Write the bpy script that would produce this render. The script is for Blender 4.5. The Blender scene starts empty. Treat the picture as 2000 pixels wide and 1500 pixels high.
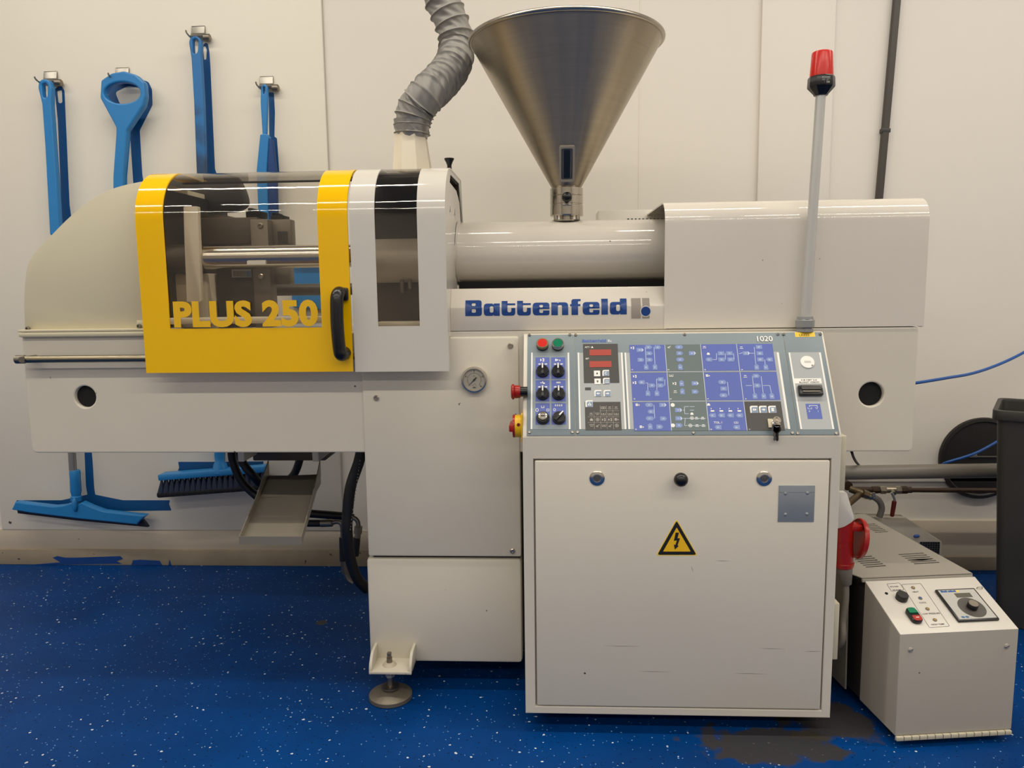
import bpy, bmesh, math, random
from mathutils import Matrix, Vector, noise as mnoise
random.seed(7)
PI = math.pi
SC = bpy.context.scene
COL = SC.collection
# ------------------------------------------------------------------ camera
# axes of the camera (x right, y down, z forward) solved from the vanishing points of the photograph
FPX, CAM_H = 1503.0, 1.13
ED = Vector((152, 11765, 1503)).normalized()
EX = Vector((29150, -184, -1503)); EX = (EX - EX.dot(ED) * ED).normalized()
EY = EX.cross(ED)  # note: in camera coords x=EX (world right), y=ED (world down), z=EY (world forward)
CAM = Vector((0, 0, CAM_H))
def to_world(v): return Vector((EX.dot(v), EY.dot(v), -ED.dot(v)))
cd = bpy.data.cameras.new('camera'); cam = bpy.data.objects.new('camera', cd); COL.objects.link(cam)
cx, cy, cz = to_world(Vector((1, 0, 0))), to_world(Vector((0, -1, 0))), to_world(Vector((0, 0, -1)))
cam.matrix_world = Matrix(((cx.x, cy.x, cz.x, CAM.x), (cx.y, cy.y, cz.y, CAM.y), (cx.z, cy.z, cz.z, CAM.z), (0, 0, 0, 1)))
cd.sensor_fit = 'HORIZONTAL'; cd.sensor_width = 36.0; cd.lens = 36.0 * FPX / 2000.0
cd.clip_start = 0.05; cd.clip_end = 60
SC.camera = cam
# ------------------------------------------------------------------ world, lamps, exposure
w = bpy.data.worlds.new('world'); SC.world = w; w.use_nodes = True
w.node_tree.nodes['Background'].inputs[0].default_value = (1.0, 0.93, 0.84, 1)
w.node_tree.nodes['Background'].inputs[1].default_value = 0.03
SC.view_settings.view_transform = 'Standard'; SC.view_settings.look = 'None'
SC.view_settings.gamma = 1.0; SC.view_settings.use_curve_mapping = False
SC.view_settings.exposure = 0.0
LAMP_COL = (1.0, 0.925, 0.80)
LAMP_W = 1.0
def tube_lamp(x, y, z, power, length=1.45, width=0.055):
    l = bpy.data.lights.new('ceiling_tube', 'AREA'); l.shape = 'RECTANGLE'; l.size = length; l.size_y = width
    l.energy = power; l.color = LAMP_COL
    o = bpy.data.objects.new('ceiling_tube', l); COL.objects.link(o); o.location = (x, y, z)
for yy, pw in ((1.72, 18.0), (-0.35, 19.0), (-2.4, 18.0)):
    for xx in (-3.0, -1.35, 0.3, 1.95, 3.3):
        tube_lamp(xx, yy, 3.17, pw * LAMP_W)
# ------------------------------------------------------------------ pixel -> point on a plane of the place
def ray(px, py): return to_world(Vector((px - 1000, py - 750, FPX)))
def at(px, py, Y): r = ray(px, py); return CAM + r * (Y / r.y)
def atx(px, py, X): r = ray(px, py); return CAM + r * (X / r.x)
def atz(px, py, z): r = ray(px, py); return CAM + r * ((z - CAM_H) / r.z)
def xz(Y, pts): return [(p.x, p.z) for p in (at(a, b, Y) for a, b in pts)]
# ------------------------------------------------------------------ materials
def lin(c):
    c = c / 255.0
    return c / 12.92 if c <= 0.04045 else ((c + 0.055) / 1.055) ** 2.4
def rgb(c): return (lin(c[0]), lin(c[1]), lin(c[2]), 1)
def mat(name, col, rough=0.45, metal=0.0, var=0.05, vscale=5.0, bump=0.0, bscale=80.0, spec=0.5, chips=0.0, coat=0.0, aniso=None, emit=None):
    m = bpy.data.materials.new(name); m.use_nodes = True
    nt = m.node_tree; N = nt.nodes; L = nt.links; b = N['Principled BSDF']
    b.inputs['Roughness'].default_value = rough; b.inputs['Metallic'].default_value = metal
    b.inputs['Specular IOR Level'].default_value = spec
    if coat: b.inputs['Coat Weight'].default_value = coat; b.inputs['Coat Roughness'].default_value = 0.06
    tc = N.new('ShaderNodeTexCoord')
    c = rgb(col)
    nz = N.new('ShaderNodeTexNoise'); nz.inputs['Scale'].default_value = vscale; nz.inputs['Detail'].default_value = 5
    L.new(tc.outputs['Object'], nz.inputs['Vector'])
    mx = N.new('ShaderNodeMix'); mx.data_type = 'RGBA'
    mx.inputs['A'].default_value = tuple(x * (1 - var) for x in c[:3]) + (1,)
    mx.inputs['B'].default_value = tuple(min(1, x * (1 + var)) for x in c[:3]) + (1,)
    L.new(nz.outputs['Fac'], mx.inputs['Factor'])
    out = mx.outputs['Result']
    if chips:
        n2 = N.new('ShaderNodeTexNoise'); n2.inputs['Scale'].default_value = 46; n2.inputs['Detail'].default_value = 2
        L.new(tc.outputs['Object'], n2.inputs['Vector'])
        rp = N.new('ShaderNodeValToRGB'); rp.color_ramp.elements[0].position = 0.80 - 0.06 * chips; rp.color_ramp.elements[1].position = 0.82 - 0.06 * chips
        L.new(n2.outputs['Fac'], rp.inputs['Fac'])
        m2 = N.new('ShaderNodeMix'); m2.data_type = 'RGBA'; m2.inputs['B'].default_value = rgb((70, 60, 48))
        L.new(rp.outputs['Color'], m2.inputs['Factor']); L.new(out, m2.inputs['A']); out = m2.outputs['Result']
    L.new(out, b.inputs['Base Color'])
    if bump:
        n3 = N.new('ShaderNodeTexNoise'); n3.inputs['Scale'].default_value = bscale; n3.inputs['Detail'].default_value = 3
        L.new(tc.outputs['Object'], n3.inputs['Vector'])
        bp = N.new('ShaderNodeBump'); bp.inputs['Strength'].default_value = bump; bp.inputs['Distance'].default_value = 0.002
        L.new(n3.outputs['Fac'], bp.inputs['Height']); L.new(bp.outputs['Normal'], b.inputs['Normal'])
    if emit:
        b.inputs['Emission Color'].default_value = rgb(emit[0]); b.inputs['Emission Strength'].default_value = emit[1]
    return m
WALLP = mat('wall_paint', (226, 220, 210), 0.55, var=0.03, vscale=1.2, bump=0.05, bscale=300)
BOARD = mat('board_white', (230, 224, 210), 0.4, var=0.02, vscale=1.0)
CEIL = mat('ceiling_white', (222, 218, 210), 0.8)
WHITE = mat('machine_white', (215, 208, 192), 0.33, var=0.025, vscale=3, bump=0.05, bscale=420, chips=0.25)
CABW = mat('cabinet_white', (216, 209, 194), 0.4, var=0.025, vscale=3, bump=0.05, bscale=420, chips=0.3)
GLOSSW = mat('gloss_white', (215, 208, 196), 0.08, var=0.02, vscale=3, chips=0.25)
CREAM = mat('cream_paint', (205, 197, 170), 0.45, var=0.03, vscale=2, bump=0.06, bscale=350)
GUARD = mat('guard_grey_white', (210, 205, 195), 0.08, var=0.02, vscale=3)
YEL = mat('door_yellow', (247, 192, 0), 0.08, var=0.02, vscale=2)
YELP = mat('yellow_print', (238, 186, 22), 0.4)
BLACK = mat('black_plastic', (16, 16, 16), 0.28)
BLACKM = mat('black_matt', (9, 9, 9), 0.8)
RUBBER = mat('black_rubber', (15, 15, 15), 0.5, bump=0.1, bscale=200)
STEEL = mat('steel', (180, 172, 158), 0.3, 1.0, var=0.08, vscale=30)
CHROME = mat('chrome', (208, 203, 192), 0.2, 1.0, var=0.03)
DULL = mat('dull_steel', (140, 132, 120), 0.42, 1.0, var=0.15, vscale=25, bump=0.15)
ZINC = mat('zinc_plate', (140, 147, 152), 0.45, 0.2, var=0.06, vscale=40)
GALV = mat('tray_steel', (150, 142, 128), 0.42, 0.45, var=0.1, vscale=8, bump=0.05)
CAST = mat('cast_dark', (84, 76, 66), 0.5, 0.4, var=0.2, vscale=14, bump=0.2)
CASTL = mat('cast_light', (120, 113, 102), 0.45, 0.5, var=0.12, vscale=20)
PLATEN = mat('platen_cream', (216, 208, 188), 0.5, var=0.08, vscale=20, bump=0.2)
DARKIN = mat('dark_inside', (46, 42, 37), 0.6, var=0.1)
POLE = mat('pole_grey', (200, 199, 194), 0.28, 0.35, var=0.04)
PVCG = mat('pipe_grey', (128, 122, 112), 0.4, var=0.05)
NUTG = mat('gland_grey', (140, 141, 138), 0.5)
BLUE = mat('tool_blue', (36, 126, 192), 0.36, var=0.06, vscale=12)
BLUED = mat('tool_blue_worn', (34, 112, 176), 0.4, var=0.12, vscale=14)
def stain(m):
    nt = m.node_tree; N = nt.nodes; L = nt.links; b = N['Principled BSDF']; src = b.inputs['Base Color'].links[0].from_socket
    tc = N.new('ShaderNodeTexCoord'); nz = N.new('ShaderNodeTexNoise'); nz.inputs['Scale'].default_value = 11; nz.inputs['Detail'].default_value = 6; L.new(tc.outputs['Object'], nz.inputs['Vector'])
    sp = N.new('ShaderNodeSeparateXYZ'); L.new(tc.outputs['Object'], sp.inputs[0])
    mr = N.new('ShaderNodeMapRange'); mr.inputs[1].default_value = 1.55; mr.inputs[2].default_value = 1.25; mr.inputs[3].default_value = -0.15; mr.inputs[4].default_value = 0.18; L.new(sp.outputs[2], mr.inputs[0])
    ad = N.new('ShaderNodeMath'); ad.operation = 'ADD'; L.new(nz.outputs['Fac'], ad.inputs[0]); L.new(mr.outputs[0], ad.inputs[1])
    r2 = N.new('ShaderNodeMapRange'); r2.inputs[1].default_value = 0.5; r2.inputs[2].default_value = 0.72; r2.inputs[4].default_value = 0.85; L.new(ad.outputs[0], r2.inputs[0])
    mx = N.new('ShaderNodeMix'); mx.data_type = 'RGBA'; mx.inputs['B'].default_value = rgb((42, 58, 84)); L.new(r2.outputs[0], mx.inputs['Factor']); L.new(src, mx.inputs['A']); L.new(mx.outputs['Result'], b.inputs['Base Color'])
stain(BLUED)
BLUEP = mat('silhouette_blue', (0, 74, 132), 0.45, var=0.03)
BRIST = mat('bristle_dark_blue', (34, 46, 70), 0.8, var=0.2, vscale=60)
HOSEG = mat('hose_grey', (140, 137, 131), 0.55, var=0.06, vscale=20)
TAPE = mat('silver_tape', (150, 147, 142), 0.3, 0.5, var=0.1, vscale=40, bump=0.4, bscale=90)
DUCTC = mat('duct_cream', (232, 222, 200), 0.5, var=0.02)
PANELG = mat('panel_blue_grey', (116, 130, 136), 0.42, var=0.015)
PANELL = mat('panel_light_grey', (168, 172, 172), 0.42, var=0.015)
TILEB = mat('tile_blue', (86, 102, 176), 0.42, var=0.015)
TILEG = mat('tile_grey', (98, 112, 112), 0.42, var=0.015)
TILED = mat('tile_dark', (68, 66, 62), 0.42, var=0.015)
KEYB = mat('key_blue_grey', (126, 146, 196), 0.45)
KEYL = mat('key_line', (196, 206, 222), 0.45)
PWHITE = mat('print_white', (238, 236, 230), 0.45)
KEYG = mat('key_grey', (128, 148, 172), 0.45)
INKB = mat('ink_blue', (0, 56, 124), 0.3)
INKG = mat('ink_grey', (140, 132, 122), 0.4)
INKK = mat('ink_black', (22, 22, 24), 0.5)
LED = mat('led_window_red', (176, 78, 66), 0.3)
RED = mat('red_plastic', (156, 26, 18), 0.3, var=0.04)
REDB = mat('red_button', (214, 40, 30), 0.25)
GREENB = mat('green_button', (0, 122, 84), 0.25)
YELS = mat('switch_yellow', (228, 182, 6), 0.4)
LABY = mat('label_yellow', (252, 212, 70), 0.5)
BINM = mat('bin_black', (52, 50, 46), 0.5, var=0.25, vscale=9)
DISCM = mat('disc_black', (34, 31, 28), 0.55, var=0.2, vscale=6)
RUST = mat('rusty_steel', (72, 54, 40), 0.6, 0.3, var=0.3, vscale=40, bump=0.2)
BRASS = mat('old_brass', (128, 112, 86), 0.4, 0.8, var=0.2, vscale=30)
REDH = mat('handle_dark_red', (112, 26, 14), 0.5)
BLUEC = mat('cable_blue', (28, 84, 160), 0.4)
TCUG = mat('case_grey', (158, 152, 141), 0.5, var=0.04, vscale=6, bump=0.05)
TCUD = mat('case_dark_grey', (128, 123, 113), 0.5, var=0.06)
TCUW = mat('hood_white', (210, 205, 196), 0.4, var=0.03, chips=0.2)
TCUF = mat('hood_grey_front', (172, 165, 153), 0.42, var=0.03, chips=0.2)
HINGE = mat('hinge_beige', (196, 188, 165), 0.5)
CABLEG = mat('cable_grey', (120, 114, 104), 0.6)
BASEB = mat('baseboard_dirty', (150, 138, 118), 0.6, var=0.25, vscale=7, chips=1.2)
SKIRT = mat('skirting_panel', (196, 184, 165), 0.55, var=0.12, vscale=4, chips=0.5)
FBLUE = mat('floor_paint_blue', (16, 62, 130), 0.45, var=0.2, vscale=20)
DIALW = mat('dial_white', (205, 200, 190), 0.5)
BLUELED = mat('lamp_blue', (60, 100, 170), 0.3)
AMBER = mat('lamp_amber', (190, 150, 70), 0.3)
# hopper: spun stainless steel, fine rings round the axis
def hopper_mat():
    m = bpy.data.materials.new('spun_stainless'); m.use_nodes = True; nt = m.node_tree; N = nt.nodes; L = nt.links; b = N['Principled BSDF']
    b.inputs['Metallic'].default_value = 1; b.inputs['Roughness'].default_value = 0.33
    b.inputs['Anisotropic'].default_value = 0.85; b.inputs['Anisotropic Rotation'].default_value = 0.25
    tc = N.new('ShaderNodeTexCoord'); mp = N.new('ShaderNodeMapping'); mp.inputs['Scale'].default_value = (2, 2, 60)
    nz = N.new('ShaderNodeTexNoise'); nz.inputs['Scale'].default_value = 3; nz.inputs['Detail'].default_value = 4
    L.new(tc.outputs['Object'], mp.inputs['Vector']); L.new(mp.outputs['Vector'], nz.inputs['Vector'])
    cr = N.new('ShaderNodeValToRGB'); cr.color_ramp.elements[0].color = rgb((160, 149, 131)); cr.color_ramp.elements[1].color = rgb((174, 163, 144))
    L.new(nz.outputs['Fac'], cr.inputs['Fac'])
    ge = N.new('ShaderNodeNewGeometry'); n2 = N.new('ShaderNodeTexNoise'); n2.inputs['Scale'].default_value = 5; n2.inputs['Detail'].default_value = 4; L.new(ge.outputs['Normal'], n2.inputs['Vector'])
    mr = N.new('ShaderNodeMapRange'); mr.inputs[1].default_value = 0.3; mr.inputs[2].default_value = 0.7; mr.inputs[3].default_value = 0.33; mr.inputs[4].default_value = 0.44
    L.new(n2.outputs['Fac'], mr.inputs[0]); L.new(mr.outputs[0], b.inputs['Roughness']); L.new(cr.outputs['Color'], b.inputs['Base Color'])
    tg = N.new('ShaderNodeTangent'); tg.direction_type = 'RADIAL'; tg.axis = 'Z'; L.new(tg.outputs['Tangent'], b.inputs['Tangent'])
    return m
HOPM = hopper_mat()
def pane_mat(name, tint, gloss=1.0, wave=0.0):
    m = bpy.data.materials.new(name); m.use_nodes = True; nt = m.node_tree; N = nt.nodes; L = nt.links
    N.remove(N['Principled BSDF'])
    t = N.new('ShaderNodeBsdfTransparent'); t.inputs[0].default_value = (tint[0], tint[1], tint[2], 1)
    g = N.new('ShaderNodeBsdfGlossy'); g.inputs['Roughness'].default_value = 0.03
    f = N.new('ShaderNodeFresnel'); f.inputs['IOR'].default_value = 1.5
    mu = N.new('ShaderNodeMath'); mu.operation = 'MULTIPLY'; mu.inputs[1].default_value = gloss
    ge = N.new('ShaderNodeNewGeometry'); mb_ = N.new('ShaderNodeMapRange'); mb_.inputs[3].default_value = 1.5; mb_.inputs[4].default_value = 1 / 1.5
    L.new(ge.outputs['Backfacing'], mb_.inputs[0]); L.new(mb_.outputs[0], f.inputs['IOR'])
    mx = N.new('ShaderNodeMixShader')
    L.new(f.outputs[0], mu.inputs[0]); L.new(mu.outputs[0], mx.inputs[0]); L.new(t.outputs[0], mx.inputs[1]); L.new(g.outputs[0], mx.inputs[2])
    if wave:
        tc = N.new('ShaderNodeTexCoord'); mp = N.new('ShaderNodeMapping'); mp.inputs['Scale'].default_value = (9, 14, 14)
        nz = N.new('ShaderNodeTexNoise'); nz.inputs['Scale'].default_value = 1.6; nz.inputs['Detail'].default_value = 1
        bp = N.new('ShaderNodeBump'); bp.inputs['Strength'].default_value = wave; bp.inputs['Distance'].default_value = 0.01
        L.new(tc.outputs['Object'], mp.inputs['Vector']); L.new(mp.outputs['Vector'], nz.inputs['Vector'])
        L.new(nz.outputs['Fac'], bp.inputs['Height']); L.new(bp.outputs['Normal'], g.inputs['Normal']); L.new(bp.outputs['Normal'], f.inputs['Normal'])
    L.new(mx.outputs[0], N['Material Output'].inputs['Surface'])
    return m
PANE = pane_mat('guard_pane', (0.93, 0.91, 0.88), 1.1, 0.05)
GLASS = pane_mat('clear_glass', (0.92, 0.92, 0.9), 1.0)
REDLENS = pane_mat('red_lens_clear', (0.8, 0.05, 0.03), 1.0)
LENS = mat('red_lens', (206, 34, 24), 0.25); LENS.node_tree.nodes['Principled BSDF'].inputs['Subsurface Weight'].default_value = 0.0
def floor_mat():
    m = bpy.data.materials.new('blue_speckled_floor'); m.use_nodes = True; nt = m.node_tree; N = nt.nodes; L = nt.links; b = N['Principled BSDF']
    tc = N.new('ShaderNodeTexCoord')
    nz = N.new('ShaderNodeTexNoise'); nz.inputs['Scale'].default_value = 2.2; nz.inputs['Detail'].default_value = 6; L.new(tc.outputs['Object'], nz.inputs['Vector'])
    base = N.new('ShaderNodeValToRGB'); e = base.color_ramp.elements
    e[0].position = 0.3; e[0].color = rgb((0, 48, 104)); e[1].position = 0.7; e[1].color = rgb((1, 64, 132)); L.new(nz.outputs['Fac'], base.inputs['Fac'])
    col = base.outputs['Color']
    for sc_, th, keep, c in ((52, 0.15, 0.8, (205, 212, 222)), (95, 0.17, 0.7, (110, 150, 198)), (100, 0.2, 0.75, (4, 24, 60))):
        wv = N.new('ShaderNodeTexNoise'); wv.inputs['Scale'].default_value = 60; L.new(tc.outputs['Object'], wv.inputs['Vector'])
        va = N.new('ShaderNodeVectorMath'); va.operation = 'MULTIPLY_ADD'; va.inputs[1].default_value = (0.012, 0.012, 0); L.new(wv.outputs['Color'], va.inputs[0]); L.new(tc.outputs['Object'], va.inputs[2])
        vo = N.new('ShaderNodeTexVoronoi'); vo.inputs['Scale'].default_value = sc_; L.new(va.outputs[0], vo.inputs['Vector'])
        lt = N.new('ShaderNodeMath'); lt.operation = 'LESS_THAN'; lt.inputs[1].default_value = th; L.new(vo.outputs['Distance'], lt.inputs[0])
        sp = N.new('ShaderNodeSeparateColor'); L.new(vo.outputs['Color'], sp.inputs[0])
        gt = N.new('ShaderNodeMath'); gt.operation = 'GREATER_THAN'; gt.inputs[1].default_value = keep; L.new(sp.outputs[0], gt.inputs[0])
        mu = N.new('ShaderNodeMath'); mu.operation = 'MULTIPLY'; L.new(lt.outputs[0], mu.inputs[0]); L.new(gt.outputs[0], mu.inputs[1])
        mx = N.new('ShaderNodeMix'); mx.data_type = 'RGBA'; mx.inputs['B'].default_value = rgb(c)
        L.new(mu.outputs[0], mx.inputs['Factor']); L.new(col, mx.inputs['A']); col = mx.outputs['Result']
    # a brown dirt stain in front of the cabinet's right corner, with an edge of its own
    for (sx, sy, rx, ry, amt, c) in ((0.53, 1.80, 0.22, 0.10, 0.9, (58, 54, 46)), (0.72, 1.90, 0.17, 0.12, 0.9, (66, 61, 52)), (-0.79, 2.46, 0.035, 0.028, 0.9, (70, 66, 58))):
        mp = N.new('ShaderNodeMapping'); mp.inputs['Location'].default_value = (-sx / rx, -sy / ry, 0); mp.inputs['Scale'].default_value = (1 / rx, 1 / ry, 1)
        L.new(tc.outputs['Object'], mp.inputs['Vector'])
        ln = N.new('ShaderNodeVectorMath'); ln.operation = 'LENGTH'; L.new(mp.outputs[0], ln.inputs[0])
        n4 = N.new('ShaderNodeTexNoise'); n4.inputs['Scale'].default_value = 14; n4.inputs['Detail'].default_value = 6; L.new(tc.outputs['Object'], n4.inputs['Vector'])
        ad = N.new('ShaderNodeMath'); ad.operation = 'MULTIPLY_ADD'; ad.inputs[1].default_value = 1.6; L.new(n4.outputs['Fac'], ad.inputs[0]); L.new(ln.outputs['Value'], ad.inputs[2])
        mr = N.new('ShaderNodeMapRange'); mr.inputs[1].default_value = 1.46; mr.inputs[2].default_value = 1.62; mr.inputs[3].default_value = amt; mr.inputs[4].default_value = 0
        L.new(ad.outputs[0], mr.inputs[0])
        mx = N.new('ShaderNodeMix'); mx.data_type = 'RGBA'; mx.inputs['B'].default_value = rgb(c)
        L.new(mr.outputs[0], mx.inputs['Factor']); L.new(col, mx.inputs['A']); col = mx.outputs['Result']
    L.new(col, b.inputs['Base Color']); b.inputs['Roughness'].default_value = 0.45; b.inputs['Specular IOR Level'].default_value = 0.12
    n3 = N.new('ShaderNodeTexNoise'); n3.inputs['Scale'].default_value = 30; L.new(tc.outputs['Object'], n3.inputs['Vector'])
    bp = N.new('ShaderNodeBump'); bp.inputs['Strength'].default_value = 0.15; bp.inputs['Distance'].default_value = 0.003
    L.new(n3.outputs['Fac'], bp.inputs['Height']); L.new(bp.outputs['Normal'], b.inputs['Normal'])
    return m
FLOORM = floor_mat()
# ------------------------------------------------------------------ mesh helpers
I4 = Matrix.Identity(4)
def MF(Y): return Matrix(((1, 0, 0, 0), (0, 0, -1, Y), (0, 1, 0, 0), (0, 0, 0, 1)))      # local x,y,z -> X, Z, towards the camera
def MX(X): return Matrix(((0, 0, 1, X), (1, 0, 0, 0), (0, 1, 0, 0), (0, 0, 0, 1)))       # local x,y,z -> Y, Z, +X
def MZ(z): return Matrix.Translation((0, 0, z))
class MB:
    def __init__(s): s.bm = bmesh.new()
    def add(s, tmp, M=I4):
        tmp.transform(M); me = bpy.data.meshes.new('tmp'); tmp.to_mesh(me); tmp.free(); s.bm.from_mesh(me); bpy.data.meshes.remove(me); return s
    def addmesh(s, me, M=I4):
        me.transform(M); s.bm.from_mesh(me); bpy.data.meshes.remove(me); return s
    def box(s, x0, x1, y0, y1, z0, z1, bev=0.0, M=I4, seg=2):
        t = bmesh.new(); bmesh.ops.create_cube(t, size=1.0)
        for v in t.verts: v.co = Vector(((x0 + x1) / 2 + v.co.x * (x1 - x0), (y0 + y1) / 2 + v.co.y * (y1 - y0), (z0 + z1) / 2 + v.co.z * (z1 - z0)))
        if bev: bmesh.ops.bevel(t, geom=list(t.edges), offset=bev, segments=seg, affect='EDGES', profile=0.5, clamp_overlap=True)
        return s.add(t, M)
    def prism(s, pts, lo, hi, M=I4, bev=0.0):            # polygon in local x,y drawn out along local z
        t = bmesh.new(); a = [t.verts.new((p[0], p[1], lo)) for p in pts]; b = [t.verts.new((p[0], p[1], hi)) for p in pts]
        t.faces.new(a); t.faces.new(b[::-1]); n = len(pts)
        for i in range(n): t.faces.new((a[i], b[i], b[(i + 1) % n], a[(i + 1) % n]))
        bmesh.ops.recalc_face_normals(t, faces=t.faces)
        if bev: bmesh.ops.bevel(t, geom=list(t.edges), offset=bev, segments=2, affect='EDGES', profile=0.5, clamp_overlap=True)
        return s.add(t, M)
    def lathe(s, prof, n=32, M=I4):                       # (r, h) pairs turned about local z
        t = bmesh.new(); rings = []
        for r, h in prof:
            rings.append([t.verts.new((0, 0, h))] if r < 1e-6 else [t.verts.new((r * math.cos(2 * PI * k / n), r * math.sin(2 * PI * k / n), h)) for k in range(n)])
        for A, B in zip(rings, rings[1:]):
            for k in range(n):
                k2 = (k + 1) % n
                if len(A) == 1 and len(B) > 1: t.faces.new((A[0], B[k], B[k2]))
                elif len(B) == 1 and len(A) > 1: t.faces.new((A[k], B[0], A[k2]))
                elif len(A) > 1: t.faces.new((A[k], B[k], B[k2], A[k2]))
        bmesh.ops.recalc_face_normals(t, faces=t.faces)
        return s.add(t, M)
    def cyl(s, p0, p1, r0, r1=None, n=24, bev=0.0):
        p0, p1 = Vector(p0), Vector(p1); r1 = r0 if r1 is None else r1; h = (p1 - p0).length
        M = Matrix.Translation(p0) @ (p1 - p0).to_track_quat('Z', 'Y').to_matrix().to_4x4()
        if bev: pr = [(0, 0), (r0 - bev, 0), (r0, bev), (r1, h - bev), (r1 - bev, h), (0, h)]
        else: pr = [(0, 0), (r0, 0), (r1, h), (0, h)]
        return s.lathe(pr, n, M)
    def tube(s, pts, rad, n=12, sub=6, caps=True, rfun=None):
        P = smooth_path(pts, sub) if sub > 1 else [Vector(p) for p in pts]
        t = bmesh.new(); rings = []; up = None
        for i, p in enumerate(P):
            d = (P[min(i + 1, len(P) - 1)] - P[max(i - 1, 0)]).normalized()
            if up is None: up = d.orthogonal().normalized()
            up = (up - d * up.dot(d)).normalized(); sd = d.cross(up); r = rad if not rfun else rfun(i, len(P))
            rings.append([t.verts.new(p + (up * math.cos(2 * PI * k / n) + sd * math.sin(2 * PI * k / n)) * (r if not callable(r) else r(k))) for k in range(n)])
        for A, B in zip(rings, rings[1:]):
            for k in range(n): t.faces.new((A[k], A[(k + 1) % n], B[(k + 1) % n], B[k]))
        if caps: t.faces.new(rings[0][::-1]); t.faces.new(rings[-1])
        bmesh.ops.recalc_face_normals(t, faces=t.faces)
        return s.add(t)
    def flat(s, polys, depth, M=I4, bev=0.0):             # outline(s) with holes, drawn out from local z = 0 to depth
        return s.addmesh(flat_mesh(polys, depth, bev), M)
    def text(s, body, size, M=I4, depth=0.0004, bold=0.0, align='LEFT', sx=1.0):
        return s.addmesh(text_mesh(body, size, depth, bold, align, sx), M)
    def sphere(s, c, r, M=I4, n=20, sc=(1, 1, 1)):
        t = bmesh.new(); bmesh.ops.create_uvsphere(t, u_segments=n, v_segments=n // 2, radius=r)
        for v in t.verts: v.co = Vector((c[0] + v.co.x * sc[0], c[1] + v.co.y * sc[1], c[2] + v.co.z * sc[2]))
        return s.add(t, M)
def smooth_path(pts, sub):
    P = [Vector(p) for p in pts]; out = []
    for i in range(len(P) - 1):
        a, b, c, d = P[max(i - 1, 0)], P[i], P[i + 1], P[min(i + 2, len(P) - 1)]
        for k in range(sub):
            t = k / sub
            out.append(0.5 * ((2 * b) + (c - a) * t + (2 * a - 5 * b + 4 * c - d) * t * t + (3 * b - a - 3 * c + d) * t ** 3))
    return out + [P[-1]]
def flat_mesh(polys, depth, bev=0.0):
    cu = bpy.data.curves.new('tmp', 'CURVE'); cu.dimensions = '2D'; cu.fill_mode = 'BOTH'; cu.extrude = max(depth / 2 - bev, 0); cu.bevel_depth = bev; cu.bevel_resolution = 1
    if bev: cu.offset = -bev
    for pl in polys:
        sp = cu.splines.new('POLY'); sp.points.add(len(pl) - 1); sp.use_cyclic_u = True
        for p, q in zip(sp.points, pl): p.co = (q[0], q[1], 0, 1)
    o = bpy.data.objects.new('tmp', cu); me = bpy.data.meshes.new_from_object(o); bpy.data.objects.remove(o); bpy.data.curves.remove(cu)
    me.transform(Matrix.Translation((0, 0, depth / 2))); return me
def text_mesh(body, size, depth, bold, align, sx, space=1.0):
    cu = bpy.data.curves.new('tmp', 'FONT'); cu.body = body; cu.size = size; cu.extrude = depth / 2; cu.offset = bold; cu.align_x = align; cu.resolution_u = 4; cu.space_character = space
    o = bpy.data.objects.new('tmp', cu); me = bpy.data.meshes.new_from_object(o); bpy.data.objects.remove(o); bpy.data.curves.remove(cu)
    me.transform(Matrix.Translation((0, 0, depth / 2)) @ Matrix.Diagonal((sx, 1, 1, 1))); return me
def rr(x0, y0, x1, y1, r=0.0, n=4, corners=(1, 1, 1, 1)):   # rounded rectangle; corners: bottom-left, bottom-right, top-right, top-left
    return rpoly([(x0, y0), (x1, y0), (x1, y1), (x0, y1)], [r * c for c in corners], n)
def rpoly(pts, r, n=4):
    out = []; m = len(pts); r = r if isinstance(r, (list, tuple)) else [r] * m
    for i in range(m):
        p, a, b = Vector(pts[i]), Vector(pts[i - 1]), Vector(pts[(i + 1) % m])
        if r[i] <= 0: out.append((p.x, p.y)); continue
        d1, d2 = (a - p), (b - p); k = min(r[i], d1.length * 0.49, d2.length * 0.49)
        s, e = p + d1.normalized() * k, p + d2.normalized() * k
        for j in range(n + 1):
            t = j / n; q = s * (1 - t) ** 2 + p * 2 * t * (1 - t) + e * t * t; out.append((q.x, q.y))
    return out
def circ(cx, cy, r, n=32, ry=None): return [(cx + r * math.cos(2 * PI * k / n), cy + (ry or r) * math.sin(2 * PI * k / n)) for k in range(n)]
def root_of(o):
    while o.parent: o = o.parent
    return o
def obj(name, mb, m, parent=None, angle=35, base=None):
    bm = mb.bm if isinstance(mb, MB) else mb
    off = Vector((0, 0, 0))
    if parent: off = root_of(parent).location.copy()
    elif base is not None: off = Vector(base)
    bm.transform(Matrix.Translation(-off))
    me = bpy.data.meshes.new(name); bm.to_mesh(me); bm.free(); me.materials.append(m)
    for p in me.polygons: p.use_smooth = True
    me.set_sharp_from_angle(angle=math.radians(angle))
    o = bpy.data.objects.new(name, me); COL.objects.link(o)
    if parent: o.parent = parent
    else: o.location = off
    return o
def tag(o, label=None, cat=None, group=None, kind=None):
    for k, v in (('label', label), ('category', cat), ('group', group), ('kind', kind)):
        if v: o[k] = v
    return o
def thing(name, label, cat, loc, group=None):
    o = bpy.data.objects.new(name, None); COL.objects.link(o); o.location = loc; o.empty_display_size = 0.05
    return tag(o, label, cat, group)
def struct(name, mb, m, parent=None):
    o = obj(name, mb, m, parent)
    if not parent: o['kind'] = 'structure'
    return o
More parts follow.
